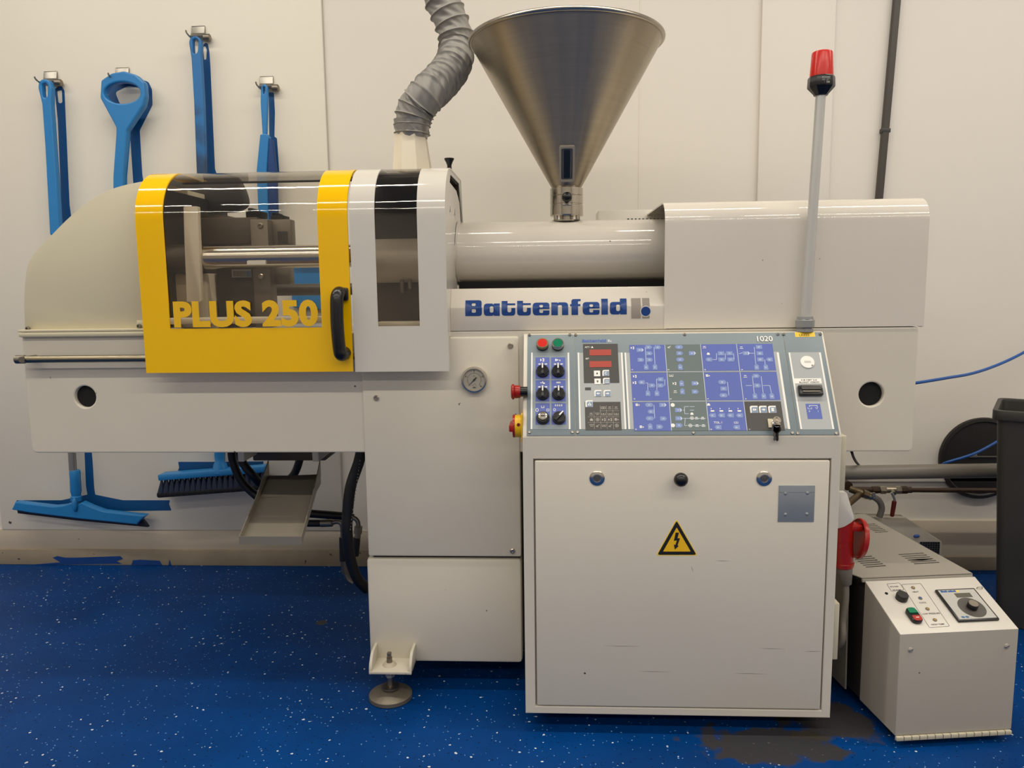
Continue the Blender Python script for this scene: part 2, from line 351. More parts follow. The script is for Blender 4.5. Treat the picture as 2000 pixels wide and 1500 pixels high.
def sheet(xs, prof, skip=(), th=0.003):                   # bent sheet: grid of x columns by profile rows, cells left out, given thickness
    bm = bmesh.new(); V = {}
    def v(i, j):
        if (i, j) not in V: V[i, j] = bm.verts.new((xs[i], prof[j][0], prof[j][1]))
        return V[i, j]
    for i in range(len(xs) - 1):
        for j in range(len(prof) - 1):
            if (i, j) in skip: continue
            bm.faces.new((v(i, j), v(i + 1, j), v(i + 1, j + 1), v(i, j + 1)))
    bmesh.ops.recalc_face_normals(bm, faces=bm.faces)
    return bm
def solidify(o, th, off=-1.0):
    bm = bmesh.new(); bm.from_mesh(o.data); src = bm.faces[:]
    for f in src: f.normal_update()
    ns = {v: v.normal.copy() for v in bm.verts}; bm.normal_update()
    ns = {v: v.normal.copy() for v in bm.verts}
    a_, b_ = (0.0, -th) if off < 0 else (th / 2, -th / 2)
    inner = {v: bm.verts.new(v.co + ns[v] * b_) for v in list(ns)}
    for v in ns: v.co += ns[v] * a_
    edges = [e for e in bm.edges if e.is_boundary]
    for e in edges:
        f = e.link_faces[0]; l = [lp for lp in f.loops if lp.edge == e][0]; p_, q_ = l.vert, l.link_loop_next.vert
        bm.faces.new((q_, p_, inner[p_], inner[q_]))
    for f in src: bm.faces.new([inner[v] for v in reversed(f.verts)])
    bm.to_mesh(o.data); bm.free()
    for p in o.data.polygons: p.use_smooth = True
    o.data.set_sharp_from_angle(angle=math.radians(35))
    return o
def screw(mb, p, n, r=0.006, h=0.004):
    p, n = Vector(p), Vector(n).normalized()
    M = Matrix.Translation(p) @ n.to_track_quat('Z', 'Y').to_matrix().to_4x4()
    mb.lathe([(r * 1.0, 0), (r, h * 0.6), (r * 0.75, h), (r * 0.45, h), (r * 0.4, h * 0.4), (0, h * 0.4)], 12, M)
    return mb

# ================================================================== the room
WY = 3.0
struct('floor', MB().box(-4.5, 4.5, -4.5, WY + 0.1, -0.06, 0), FLOORM)
struct('ceiling', MB().box(-4.5, 4.5, -4.5, WY + 0.1, 3.2, 3.3), CEIL)
wb = struct('wall_back', MB().box(-4.5, 4.5, WY, WY + 0.1, 0, 3.2), WALLP)
struct('wall_left', MB().box(-4.6, -4.5, -4.5, WY, 0, 3.2), WALLP)
struct('wall_right', MB().box(4.5, 4.6, -4.5, WY, 0, 3.2), WALLP)
struct('wall_front', MB().box(-4.5, 4.5, -4.6, -4.5, 0, 3.2), WALLP)
# vertical joint strips and the wide pilaster on the back wall
struct('trim_1', MB().box(0.772, 1.035, WY - 0.016, WY, 0.05, 3.2, 0.003), WALLP)
struct('trim_2', MB().box(0.332, 0.338, WY - 0.0015, WY, 0.05, 3.2), WALLP)
# skirting panels and baseboards, left and right
struct('trim_3', MB().box(-4.4, -0.52, WY - 0.006, WY, 0.06, 0.15, 0.002), SKIRT)
bl = struct('baseboard_left', MB().box(-4.4, 0.0, WY - 0.014, WY, 0, 0.067, 0.003), BASEB)
bk = struct('baseboard_right', MB().box(0.6, 4.4, WY - 0.016, WY, 0, 0.055, 0.003), BASEB)
struct('trim_4', MB().box(1.04, 4.4, WY - 0.008, WY, 0.055, 0.20, 0.002), SKIRT)
struct('trim_5', MB().box(1.04, 4.4, WY - 0.012, WY, 0.355, 0.41, 0.003), WALLP)
# floor paint that has crept up the baseboard
for pts in ([(103, 1089), (112, 1086), (128, 1089), (150, 1089), (235, 1086), (240, 1091), (228, 1096), (238, 1101), (60, 1103), (95, 1100), (118, 1098)],
            [(257, 1103), (260, 1094), (275, 1093), (312, 1095), (317, 1104)], [(329, 1104), (331, 1093), (335, 1104)]):
    obj('paint_patch', MB().prism(xz(WY - 0.014, pts), -0.001, 0.0015, MF(WY - 0.014)), FBLUE, bl)

# ------------------------------------------------------------------ tool board with painted silhouettes
tb = thing('tool_board', 'white wall board with dark blue painted tool silhouettes behind the cleaning tools', 'tool board', (-1.57, WY - 0.005, 0.15))
BY = WY - 0.009
obj('board', MB().box(-2.29, -0.85, BY, WY - 0.0005, 0.15, 3.19, 0.002), BOARD, tb)
trim = MB().box(-0.8505, -0.8475, BY - 0.0015, WY - 0.0005, 0.15, 3.19, 0.001)
obj('edge_strip', trim, mat('strip_grey', (190, 184, 174), 0.5), tb)
obj('board_screw', screw(MB(), at(20, 1020, BY), (0, -1, 0), 0.006, 0.003), DULL, tb)
def print_on_board(px, r=0.004):
    return obj('tool_silhouette', MB().flat([rpoly(xz(BY, p), rad) for p, rad in px], 0.0006, MF(BY)), BLUEP, tb)
print_on_board([([(107, 175), (113, 169), (121, 169), (126, 177), (128, 220), (136, 400), (142, 445), (122, 445), (113, 235)], 0.004), ([(112, 178), (121, 176), (122, 200), (118, 202), (114, 200)], 0.004)])
print_on_board([([(165, 880), (179, 880), (181, 902), (184, 952), (186, 966), (240, 977), (332, 977), (330, 984), (335, 997), (150, 999), (33, 997), (32, 977), (120, 977), (171, 966), (168, 950)], 0.004)])
print_on_board([([(212, 168), (235, 152), (262, 150), (290, 160), (297, 175), (298, 205), (273, 255), (278, 340), (284, 380), (262, 380), (254, 262), (212, 215)], 0.006), ([(225, 180), (250, 168), (275, 172), (280, 190), (260, 208), (235, 205)], 0.012)])
print_on_board([([(397, 88), (402, 83), (406, 86), (409, 100), (411, 130), (420, 330), (425, 345), (398, 345), (396, 120)], 0.004), ([(396.5, 92), (401, 90), (404, 97), (403, 116), (399, 117)], 0.004)])
print_on_board([([(348, 902), (420, 902), (422, 880), (440, 880), (440, 902), (515, 901), (513, 912), (518, 924), (345, 926), (350, 913)], 0.003)])
print_on_board([([(525, 180), (535, 181), (537, 220), (536, 267), (541, 270), (546, 345), (530, 345), (526, 268)], 0.003)])
# ------------------------------------------------------------------ hooks
def hook(px, py, label):
    p = at(px, py, BY)
    t = thing('wall_hook', label, 'hook', (p.x, BY, p.z), 'steel hooks on the tool board')
    M = Matrix.Translation((p.x, BY, p.z))
    b = MB(); prof = [(0, 0.028), (-0.004, 0.03), (-0.006, 0.026), (-0.012, 0.0), (-0.022, -0.012), (-0.03, -0.012), (-0.026, -0.02), (-0.01, -0.018), (-0.002, -0.008)]
    b.prism([(q[0], q[1]) for q in prof], -0.026, 0.026, M @ MX(0), 0.0015)
    obj('back_plate', b, mat('hook_steel', (150, 146, 138), 0.35, 0.9, var=0.06), t)
    obj('roller', MB().cyl((p.x + 0.024, BY - 0.018, p.z - 0.018), (p.x + 0.05, BY - 0.018, p.z - 0.018), 0.013, n=16, bev=0.003), DULL, t)
    obj('prong', MB().tube([(p.x, BY - 0.004, p.z - 0.028), (p.x - 0.008, BY - 0.05, p.z - 0.028), (p.x - 0.012, BY - 0.076, p.z - 0.02), (p.x - 0.013, BY - 0.082, p.z - 0.010)], 0.003, 8, 4), STEEL, t)
    return t
hook(101, 155, 'steel wall hook holding the squeegee with the grey pole')
hook(241, 148, 'steel wall hook behind the open shovel grip')
hook(389, 67, 'highest steel wall hook, holding the broom')
hook(522, 165, 'steel wall hook holding the small hand brush')
# ------------------------------------------------------------------ the blue tools (Y = distance from the camera plane)
TY = WY - 0.058
def eye_shaft(px_pts, eye, depth, Y):
    return MB().flat([rpoly(xz(Y, px_pts), 0.008), rpoly(xz(Y, eye), 0.005)], depth, MF(Y + depth / 2), 0.005)
t = thing('squeegee', 'blue floor squeegee hanging leftmost, grey metal lower pole and wide blue head', 'squeegee', (-1.91, TY, 0.25))
obj('handle', eye_shaft([(78, 172), (80, 160), (88, 155), (100, 158), (105, 172), (104, 205), (110, 290), (114, 345), (121, 460), (101, 460), (92, 290), (86, 205)], [(86, 166), (93, 163), (97, 168), (96, 190), (92, 193), (88, 190)], 0.026, TY), BLUE, t)
p0, p1 = at(113, 455, TY), at(143, 925, TY)
obj('pole', MB().cyl(p0, p1, 0.0145, n=20), mat('pole_alu', (160, 156, 148), 0.35, 0.7), t)
a, b = at(146, 918, TY), at(149, 972, TY); d = (b - a)
M = Matrix.Translation(a) @ d.to_track_quat('Z', 'Y').to_matrix().to_4x4(); h = d.length
obj('collar', MB().lathe([(0, 0), (0.018, 0), (0.021, h * .1), (0.02, h * .3), (0.021, h * .75), (0.017, h * .92), (0.021, h * .95), (0.021, h * 1.1), (0, h * 1.1)], 20, M), BLUE, t)
head = [(31, 980), (24, 995), (60, 1001), (150, 1012), (268, 1024), (277, 1014), (285, 1007), (245, 1003), (202, 998), (180, 990), (160, 981), (150, 986), (140, 982), (125, 987), (105, 989), (70, 985)]
obj('squeegee_head', MB().flat([xz(TY - 0.02, head)], 0.035, MF(TY + 0.01), 0.004), BLUE, t)
obj('rubber_blade', MB().prism(xz(TY, [(35, 996), (36, 1002), (150, 1016), (290, 1029), (279, 1015), (268, 1018)]), -0.012, 0.004, MF(TY)), mat('blade_navy', (16, 24, 46), 0.5), t)
obj('head_rib', MB().sphere((0, 0, 0), 0.013, Matrix.Translation(at(146, 986, TY - 0.03)), 14, (0.8, 0.7, 2.2)), BLUE, t)
t = thing('shovel', 'blue plastic shovel with an open D-shaped grip hanging second from left', 'shovel', (-1.6, TY, 1.0))
g_out = [(202, 159), (200, 193), (231, 250), (231, 262), (225, 345), (225, 400), (245, 400), (245, 345), (252, 262), (252, 257), (284, 208), (288, 190), (286, 163), (270, 148), (246, 141), (222, 145)]
obj('grip', MB().flat([rpoly(xz(TY - 0.005, g_out), 0.006), [(p.x, p.z) for p in (at(243 + 35 * math.cos(k * PI / 16), 183 + 21 * math.sin(k * PI / 16), TY - 0.005) for k in range(32))]], 0.034, MF(TY + 0.012), 0.006), BLUE, t)
s0, s1 = at(235, 392, TY), at(240, 560, TY)
obj('shaft', MB().cyl(s0, s1, 0.019, n=20), BLUE, t)
c = at(240, 620, TY)
obj('blade', MB().flat([rpoly([(c.x - 0.14, c.z + 0.12), (c.x - 0.16, c.z - 0.14), (c.x + 0.16, c.z - 0.14), (c.x + 0.14, c.z + 0.12)], 0.03)], 0.012, MF(TY + 0.005), 0.004), BLUE, t)
t = thing('broom', 'blue broom with a long worn stained shaft and dark bristles', 'broom', (-1.31, TY, 0.36))
obj('shaft', eye_shaft([(371, 84), (374, 74), (384, 71), (393, 76), (396, 88), (395, 112), (400, 200), (404, 335), (431, 870), (410, 870), (386, 335), (381, 200), (376, 115)], [(379, 80), (385, 77), (390, 81), (388, 103), (384, 107), (380, 105)], 0.024, TY), None or BLUED, t)
a, b = at(427, 862, TY), at(431, 922, TY); d = b - a; h = d.length
M = Matrix.Translation(a) @ d.to_track_quat('Z', 'Y').to_matrix().to_4x4()
obj('socket', MB().lathe([(0, 0), (0.018, 0), (0.02, h * .5), (0.019, h * .65), (0.026, h * .75), (0.032, h), (0, h)], 20, M), BLUE, t)
bl0, bl1 = at(316, 934, TY), at(521, 918, TY)
ang = math.atan2(bl1.z - bl0.z, bl1.x - bl0.x); MBR = Matrix.Translation(bl0) @ Matrix.Rotation(-ang, 4, 'Y'); LB = (bl1 - bl0).length
obj('block', MB().box(0, LB, -0.03, 0.03, -0.004, 0.02, 0.004, MBR), BLUE, t)
for row in range(2):
    for k in range(20):
        x = (k + 0.5) * LB / 20
        tf = MB().lathe([(0.0042, 0), (0.0062, -0.012), (0.0150, -0.05), (0.0150, -0.066), (0, -0.067)], 7, MBR @ Matrix.Translation((x, -0.022 + row * 0.03, -0.003)) @ Matrix.Rotation(0.16 * (1 - 2 * k / 26), 4, 'Y'))
        obj('bristle_tuft', tf, BRIST, t)
obj('bristle_fill', MB().box(-0.014, LB + 0.008, -0.037, 0.024, -0.0725, -0.05, 0.008, MBR), mat('bristle_tip', (14, 16, 24), 0.85), t)
t = thing('hand_brush', 'small blue hand brush hanging above the yellow guard door', 'brush', (-1.06, TY, 1.5))
obj('handle', MB().flat([rpoly(xz(TY, [(511, 172), (514, 165), (520, 165), (524, 172), (524, 190), (522, 262), (514, 266), (510, 200)]), 0.006), rpoly(xz(TY, [(515, 171), (519, 171), (518, 182), (516, 185)]), 0.003)], 0.018, MF(TY + 0.009), 0.004), BLUE, t)
obj('block', MB().flat([rpoly(xz(TY, [(511, 264), (523, 262), (528, 268), (524, 335), (528, 432), (508, 432), (504, 335)]), 0.004)], 0.03, MF(TY + 0.012), 0.004), BLUE, t)
obj('bristles', MB().prism(xz(TY, [(527, 270), (534, 275), (541, 335), (543, 425), (527, 430), (524, 335)]), -0.012, 0.014, MF(TY), 0.003), mat('bristle_blue', (22, 62, 120), 0.7, bump=0.5, bscale=200), t)
t = thing('dustpan', 'blue dustpan on the wall seen through the yellow door window', 'dustpan', (-0.94, WY - 0.03, 1.05))
obj('pan', MB().flat([rpoly(xz(WY - 0.02, [(570, 505), (640, 505), (640, 606), (572, 600)]), 0.01)], 0.02, MF(WY - 0.012), 0.004), BLUE, t)
obj('pan_rim', MB().flat([rpoly(xz(WY - 0.04, [(568, 500), (642, 500), (642, 512), (568, 512)]), 0.004)], 0.03, MF(WY - 0.03), 0.004), BLUE, t)

# ================================================================== the moulding machine
FY = 2.03                     # front face of the bed
mc = thing('injection_moulding_machine', 'long white plastics moulding machine with yellow guard door, white barrel cover and levelling foot', 'machine', (-0.3, 2.3, 0))
# bed: plate with round openings in front of a closed box
bx0, bx1, bz0, bz1 = -1.446, 0.944, 0.685, 1.012
hl, hr = at(166, 775, FY), at(1702, 770, FY)
bed = MB().box(bx0 + 0.002, bx1 - 0.002, FY + 0.016, 2.62, bz0, bz1, 0.004)
bed.flat([rpoly([(bx0, bz0), (bx1, bz0), (bx1, bz1), (bx0, bz1)], [0.016, 0.012, 0.012, 0.012]), circ(hl.x, hl.z, 0.0300), circ(hr.x, hr.z, 0.0315)], 0.02, MF(FY + 0.02), 0.004)
obj('bed_housing', bed, WHITE, mc)
for hp in (hl, hr): obj('hole_shade_disc', MB().cyl((hp.x, FY + 0.0155, hp.z), (hp.x, FY + 0.013, hp.z), 0.033, n=32), BLACKM, mc)  # black discs stand in for the shade deep in the openings
sc_ = MB(); screw(sc_, (bx0 + 0.001, FY + 0.04, 0.98), (-1, 0, 0), 0.006, 0.006); obj('bolt', sc_, DULL, mc)
sc_ = MB(); screw(sc_, (bx1 - 0.001, FY + 0.03, 0.985), (1, 0, 0), 0.006, 0.006); obj('bolt', sc_, DULL, mc)
sc_ = MB(); screw(sc_, (bx1 - 0.001, FY + 0.03, 0.725), (1, 0, 0), 0.006, 0.006); obj('bolt', sc_, DULL, mc)
# thin ledge along the bed left of the door
obj('bed_ledge', MB().box(-1.444, -1.0, FY - 0.014, FY + 0.02, 1.008, 1.021, 0.004), CREAM, mc)
# column panel and lower base box
col_l, col_r = -0.509, -0.086
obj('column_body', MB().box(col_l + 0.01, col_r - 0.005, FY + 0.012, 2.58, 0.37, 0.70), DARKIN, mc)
cp = obj('column_panel', MB().box(col_l, col_r, FY - 0.006, FY + 0.3, 0.394, 0.997, 0.006), WHITE, mc)
for px in ((997, 675), (735, 777), (1001, 1076)):
    q = at(px[0], px[1], FY - 0.006); obj('bolt', screw(MB(), q, (0, -1, 0), 0.0075, 0.006), STEEL, cp)
obj('base_box', MB().box(-0.516, -0.0865, FY - 0.002, 2.58, 0.085, 0.386, 0.01), WHITE, mc)
# levelling foot with its bracket
fx, fyc = -0.452, 1.99
br = MB(); bzp = 0.088
br.box(-0.501, -0.384, 1.95, FY + 0.02, bzp, bzp + 0.008, 0.002)
for sgn, X0 in ((-1, -0.501), (1, -0.392)):
    br.prism(rpoly([(1.95, bzp), (FY, bzp), (FY, bzp + 0.052), (1.978, bzp + 0.05), (1.953, bzp + 0.022)], [0, 0, 0, 0.012, 0.01]), X0, X0 + 0.008, MX(0), 0.0015)
fb = obj('foot_bracket', br, mat('bracket_cream', (202, 195, 178), 0.4, chips=1.3, var=0.1, vscale=25), mc)
for (X, Y, vis) in ((fx, fyc, 1), (fx, 2.5, 0), (-0.14, 2.5, 0)):
    z1 = 0.118 if vis else 0.09
    ft = obj('levelling_foot', MB().lathe([(0, 0), (0.056, 0), (0.0595, 0.002), (0.0595, 0.012), (0.0575, 0.0145), (0.026, 0.024), (0.019, 0.026), (0, 0.026)], 36, Matrix.Translation((X, Y, 0))), mat('foot_worn_steel', (128, 120, 106), 0.5, 0.6, var=0.25, vscale=30, bump=0.3), mc)
    if vis:
        for k in range(9):
            a_ = 2 * PI * k / 9 + 0.2
    obj('washer', MB().lathe([(0, 0.026), (0.017, 0.026), (0.0245, 0.030), (0.0245, 0.035), (0.012, 0.037), (0, 0.037)], 28, Matrix.Translation((X, Y, 0))), DULL, ft)
    obj('threaded_rod', MB().cyl((X, Y, 0.032), (X, Y, z1), 0.0078, n=14), DULL, ft)
    if vis:
        obj('nut', MB().cyl((X, Y, 0.062), (X, Y, bzp), 0.0125, n=6), ZINC, ft)
        obj('nut', MB().lathe([(0.02, bzp + 0.008), (0.014, bzp + 0.016), (0, bzp + 0.016)], 16, Matrix.Translation((X, Y, 0))), mat('bracket_cream_2', (186, 176, 158), 0.5, var=0.15), ft)
        obj('rod_flat', MB().box(X - 0.0055, X + 0.0055, Y - 0.0055, Y + 0.0055, z1, z1 + 0.014, 0.001), DULL, ft)
# pressure gauge
q = at(927, 741, FY - 0.006); M = MF(q.y) @ Matrix.Translation((q.x, q.z, 0))
gz = obj('pressure_gauge', MB().lathe([(0, 0), (0.032, 0), (0.0352, 0.004), (0.0352, 0.012), (0.0335, 0.016), (0.030, 0.0165), (0.029, 0.011), (0.029, 0.009), (0, 0.009)], 48, M), CHROME, mc)
obj('dial', MB().cyl(M @ Vector((0, 0, 0.0085)), M @ Vector((0, 0, 0.0098)), 0.0292, n=40), DIALW, gz)
tk = MB()
for k in range(41):
    a_ = math.radians(225 - 270 * k / 40); r0, r1 = (0.0175, 0.0195) if k % 10 else (0.0175, 0.0225)
    tk.box(r0, r1, -0.0002 if k % 10 else -0.0004, 0.0002 if k % 10 else 0.0004, 0.0098, 0.0101, 0, M @ Matrix.Rotation(a_, 4, 'Z'))
tk.flat([[(0.0175 * math.cos(math.radians(225 - 270 * k / 40)), 0.0175 * math.sin(math.radians(225 - 270 * k / 40))) for k in range(41)] + [(0.0172 * math.cos(math.radians(225 - 270 * k / 40)), 0.0172 * math.sin(math.radians(225 - 270 * k / 40))) for k in range(40, -1, -1)]], 0.0003, M @ MZ(0.0098))
for s_, a_ in (('4', 158), ('8', 90), ('12', 22), ('16', -45)):
    tk.text(s_, 0.0055, M @ Matrix.Translation((0.0245 * math.cos(math.radians(a_)), 0.0245 * math.sin(math.radians(a_)) - 0.002, 0.0098)), 0.0003, 0.0002, 'CENTER')
tk.text('bar', 0.0045, M @ Matrix.Translation((0, 0.009, 0.0098)), 0.0003, 0, 'CENTER'); tk.text('MPa', 0.0045, M @ Matrix.Translation((0, -0.022, 0.0098)), 0.0003, 0.0002, 'CENTER')
for dx, dy in ((-0.004, -0.014), (0.004, -0.0138), (0, -0.011)): tk.flat([circ(dx, dy, 0.001, 10)], 0.0003, M @ MZ(0.0098))
obj('scale_print', tk, INKK, gz)
na = math.radians(226)
obj('needle', MB().prism([(-0.009, -0.0018), (0.021, -0.0004), (0.021, 0.0004), (-0.009, 0.0018)], 0.0102, 0.011, M @ Matrix.Rotation(na, 4, 'Z')).lathe([(0, 0.0102), (0.0028, 0.0102), (0.0028, 0.012), (0, 0.012)], 16, M), INKK, gz)
obj('gauge_glass', MB().cyl(M @ Vector((0, 0, 0.0135)), M @ Vector((0, 0, 0.014)), 0.0295, n=40), GLASS, gz)
# clamp end cover (cream hood)
CY = 2.045; GZT_ = 1.443
hood = xz(CY, [(49, 646), (47, 600), (48, 560), (53, 518), (68, 492), (100, 460), (135, 424), (175, 391), (210, 372), (240, 362), (275, 355)])
hood = hood + [(-1.058, hood[-1][1] + 0.002), (-1.058, hood[0][1])]
obj('clamp_cover', MB().prism(rpoly(hood, [0, 0, 0.02, 0.03, 0.02, 0.03, 0.04, 0.04, 0.03, 0.03, 0, 0, 0], 3), 0, -0.45, MF(CY), 0.014), CREAM, mc, 50)
obj('hood_end_shade', MB().box(-1.064, -1.048, CY + 0.004, 2.5, 1.03, GZT_ - 0.04), DARKIN, mc)  # dark plate added over the cream end so the interior looks shaded
obj('cover_flange', MB().box(-1.446, -1.0, FY - 0.012, CY + 0.01, 1.0215, 1.028, 0.002), CREAM, mc)
q0, q1 = at(267, 640, CY - .004), at(281, 626, CY - .004); obj('clip_plate', MB().box(q0.x, q1.x, CY - 0.003, CY, q0.z, q1.z, 0.001), CREAM, mc)
for px in ((56, 642), (273, 637)):
    q = at(px[0], px[1], CY - 0.004); obj('bolt', screw(MB(), q + Vector((0, -0.002, 0)), (0, -1, 0), 0.0065, 0.006), DULL, mc)
# guide rod
RY = 1.985
ra, rb = at(30, 703, RY), at(290, 700, RY)
rod = MB().cyl((ra.x, RY, 0.951), (-0.46, RY, 0.951), 0.0098, n=20, bev=0.002)
gr = obj('guide_rod', rod, mat('rod_steel', (150, 140, 118), 0.3, 1.0, var=0.1), mc)
obj('rod_clamp', MB().cyl((ra.x + 0.001, RY, 0.951), (ra.x + 0.028, RY, 0.951), 0.0115, n=18, bev=0.002).cyl((ra.x + 0.026, RY - 0.013, 0.951), (ra.x + 0.026, RY + 0.05, 0.951), 0.0085, n=12), DULL, gr)
# ---- guard profile (Y, Z): straight front, quarter bend, flat top
GY, GZB, GZT, GR = 1.965, 0.914, 1.443, 0.135
def guard_profile(zb, zwin, yback, gy=GY, zt=GZT):
    p = [(gy, zb), (gy, zwin)]
    p += [(gy, zwin + (zt - GR - zwin) * k / 3) for k in (1, 2, 3)]
    p += [(gy + GR - GR * math.cos(PI / 2 * k / 12), zt - GR + GR * math.sin(PI / 2 * k / 12)) for k in range(1, 13)]
    return p + [(yback, zt)]
w0, w1 = at(329, 600, GY).x, at(627, 600, GY).x
zw = at(480, 641, GY).z
dx0, dx1 = -1.067, -0.515
pr = guard_profile(GZB, zw, 2.24)
door = obj('sliding_door', sheet([dx0, w0, w1, dx1], pr, {(1, j) for j in range(1, len(pr) - 1)}), YEL, mc, 30)
solidify(door, 0.004)
pane = obj('window_pane', sheet([w0 - 0.004, w1 + 0.004], [(y + 0.006, z) for y, z in pr[1:-1]] + [(2.24, pr[-1][1] - 0.006)]), PANE, door, 60); solidify(pane, 0.0015)
obj('door_back_edge', MB().box(dx0, dx1, 2.236, 2.24, GZT - 0.010, GZT - 0.0045), BLACKM, door)
# the lettering on the pane
ltr = MB(); lt0, lt1 = at(341, 641, GY), at(622.5, 641, GY)
Mt = MF(GY - 0.0005) @ Matrix.Translation((lt0.x, lt0.z + 0.001, 0))
tm = text_mesh('PLUS 250', 0.09, 0.0006, 0.0044, 'LEFT', 1.0, 1.05)
xsv = [v.co.x for v in tm.vertices]; ysv = [v.co.y for v in tm.vertices]
kx = (lt1.x - lt0.x) / (max(xsv) - min(xsv)); kz = (at(341, 589, GY).z - lt0.z) / (max(ysv) - min(ysv))
tm.transform(Matrix.Translation((-min(xsv) * kx, -min(ysv) * kz, 0)) @ Matrix.Diagonal((kx, kz, 1, 1)))
ltr.addmesh(tm, Mt); obj('door_lettering', ltr, YELP, door)
# door handle
hx = at(670, 625, GY).x
h0, h1 = at(660, 574, GY).z, at(667, 690, GY).z
hb = MB().tube([(hx, GY + 0.0, h0), (hx - 0.002, GY - 0.024, h0 + 0.002), (hx - 0.004, GY - 0.036, h0 - 0.016), (hx - 0.005, GY - 0.038, (h0 + h1) / 2), (hx - 0.003, GY - 0.035, h1 + 0.016), (hx, GY - 0.03, h1 - 0.001), (hx + 0.002, GY - 0.002, h1 + 0.002)], 0.0165, 16, 6)
dh = obj('door_handle', hb, BLACK, door)
obj('handle_base', MB().box(hx - 0.012, hx + 0.018, GY - 0.014, GY, h0 - 0.018, h0 + 0.016, 0.005).box(hx - 0.010, hx + 0.014, GY - 0.012, GY, h1 - 0.014, h1 + 0.014, 0.004), BLACK, dh)
# ---- fixed guard (grey white)
fx0, fx1 = -0.5095, -0.2655
gw0, gw1 = at(737, 600, GY).x, at(819, 600, GY).x; gzw = at(780, 637, GY).z
pr2 = guard_profile(GZB - 0.001, gzw, 2.335)
fg = obj('fixed_guard', sheet([fx0, gw0, gw1, fx1], pr2 + [(2.368, 1.32), (2.37, 1.03)], {(1, j) for j in range(1, len(pr2) - 1)}), GUARD, mc, 30); solidify(fg, 0.004)
pn = obj('window_pane', sheet([gw0 - 0.004, gw1 + 0.004], [(y + 0.006, z) for y, z in pr2[1:-1]] + [(2.24, pr2[-1][1] - 0.006)]), PANE, fg, 60); solidify(pn, 0.0015)
side = [(p[0] + 0.004, p[1] - 0.003) for p in pr2[0:]] + [(2.366, 1.32), (2.366, 1.0), (GY + 0.03, 1.0), (GY + 0.03, GZB)]
side = [(GY + 0.004, GZB)] + side[1:]
slot = [(q.y, q.z) for q in (atx(*p, fx1) for p in ((880.5, 341), (879, 356), (892, 373), (898, 396), (900.5, 436), (904, 436), (902.5, 414), (897.5, 359)))]
e1 = [(q.y, q.z) for q in (atx(*p, fx1) for p in ((880, 400), (881, 414), (880, 430), (878.7, 414)))]
e2 = [(q.y, q.z) for q in (atx(*p, fx1) for p in ((889, 406), (890.2, 420), (889, 435), (888, 420)))]
obj('end_plate', MB().flat([side, slot, e1, e2], 0.003, MX(fx1 - 0.004)), GUARD, fg, 30)
obj('inner_shade_back', MB().box(fx0 - 0.06, fx1 - 0.006, 2.30, 2.33, 1.02, GZT - 0.02), DARKIN, fg)  # dark back and roof sheets put shade inside the guard
obj('inner_shade_roof', MB().box(fx0 + 0.003, fx1 - 0.006, 2.11, 2.30, GZT - 0.02, GZT - 0.008), DARKIN, fg)
k = at(877, 330, 2.2)
obj('guard_knob', MB().lathe([(0, 0), (0.007, 0), (0.006, 0.018), (0.009, 0.026), (0.0135, 0.034), (0.0135, 0.037), (0, 0.038)], 20, Matrix.Translation((-0.278, 2.17, GZT))), BLACK, fg)
# exhaust outlet on the guard
oy = 2.21
def ring8(cx_, cy_, hw, z): return [(cx_ + hw * math.cos(PI / 8 + k * PI / 4) * 1.06, cy_ + hw * math.sin(PI / 8 + k * PI / 4) * 1.06, z) for k in range(8)]
bo, to = at(806, 330, oy), at(802, 262, oy)
bm = bmesh.new(); R1 = [bm.verts.new(c) for c in ring8(bo.x, oy, 0.0545, GZT - 0.002)]; R2 = [bm.verts.new(c) for c in ring8(to.x, oy, 0.042, to.z)]
for k in range(8): bm.faces.new((R1[k], R1[(k + 1) % 8], R2[(k + 1) % 8], R2[k]))
bm.faces.new(R1[::-1]); bm.faces.new(R2)
obj('exhaust_outlet', bm, DUCTC, mc, 20)
# ---- barrel cover, name board, rear cover
BAY, BAZ, BAR = 2.25, 1.224, 0.0885
obj('barrel_cover', MB().cyl((-0.262, BAY, BAZ), (0.36, BAY, BAZ), BAR, n=72), GLOSSW, mc, 30)
obj('barrel_end_ring', MB().cyl((-0.2655, BAY, BAZ), (-0.2595, BAY, BAZ), BAR + 0.003, n=64), GUARD, mc)
nb_top, nb_mid, nb_bot = 1.1235, 1.0735, 1.0125
bn = [(FY - 0.001, nb_bot), (FY - 0.001, nb_mid), (FY + 0.03, nb_top), (FY + 0.06, nb_top), (FY + 0.06, nb_bot)]
nb = obj('name_board', MB().prism(bn, -0.2665, 0.2995, MX(0), 0.0015), GLOSSW, mc, 30)
obj('gap_shade_plate', MB().box(-0.262, 0.36, 2.20, 2.23, 1.012, 1.142), BLACKM, mc)  # black plate stands in for the shade in the gap below the barrel
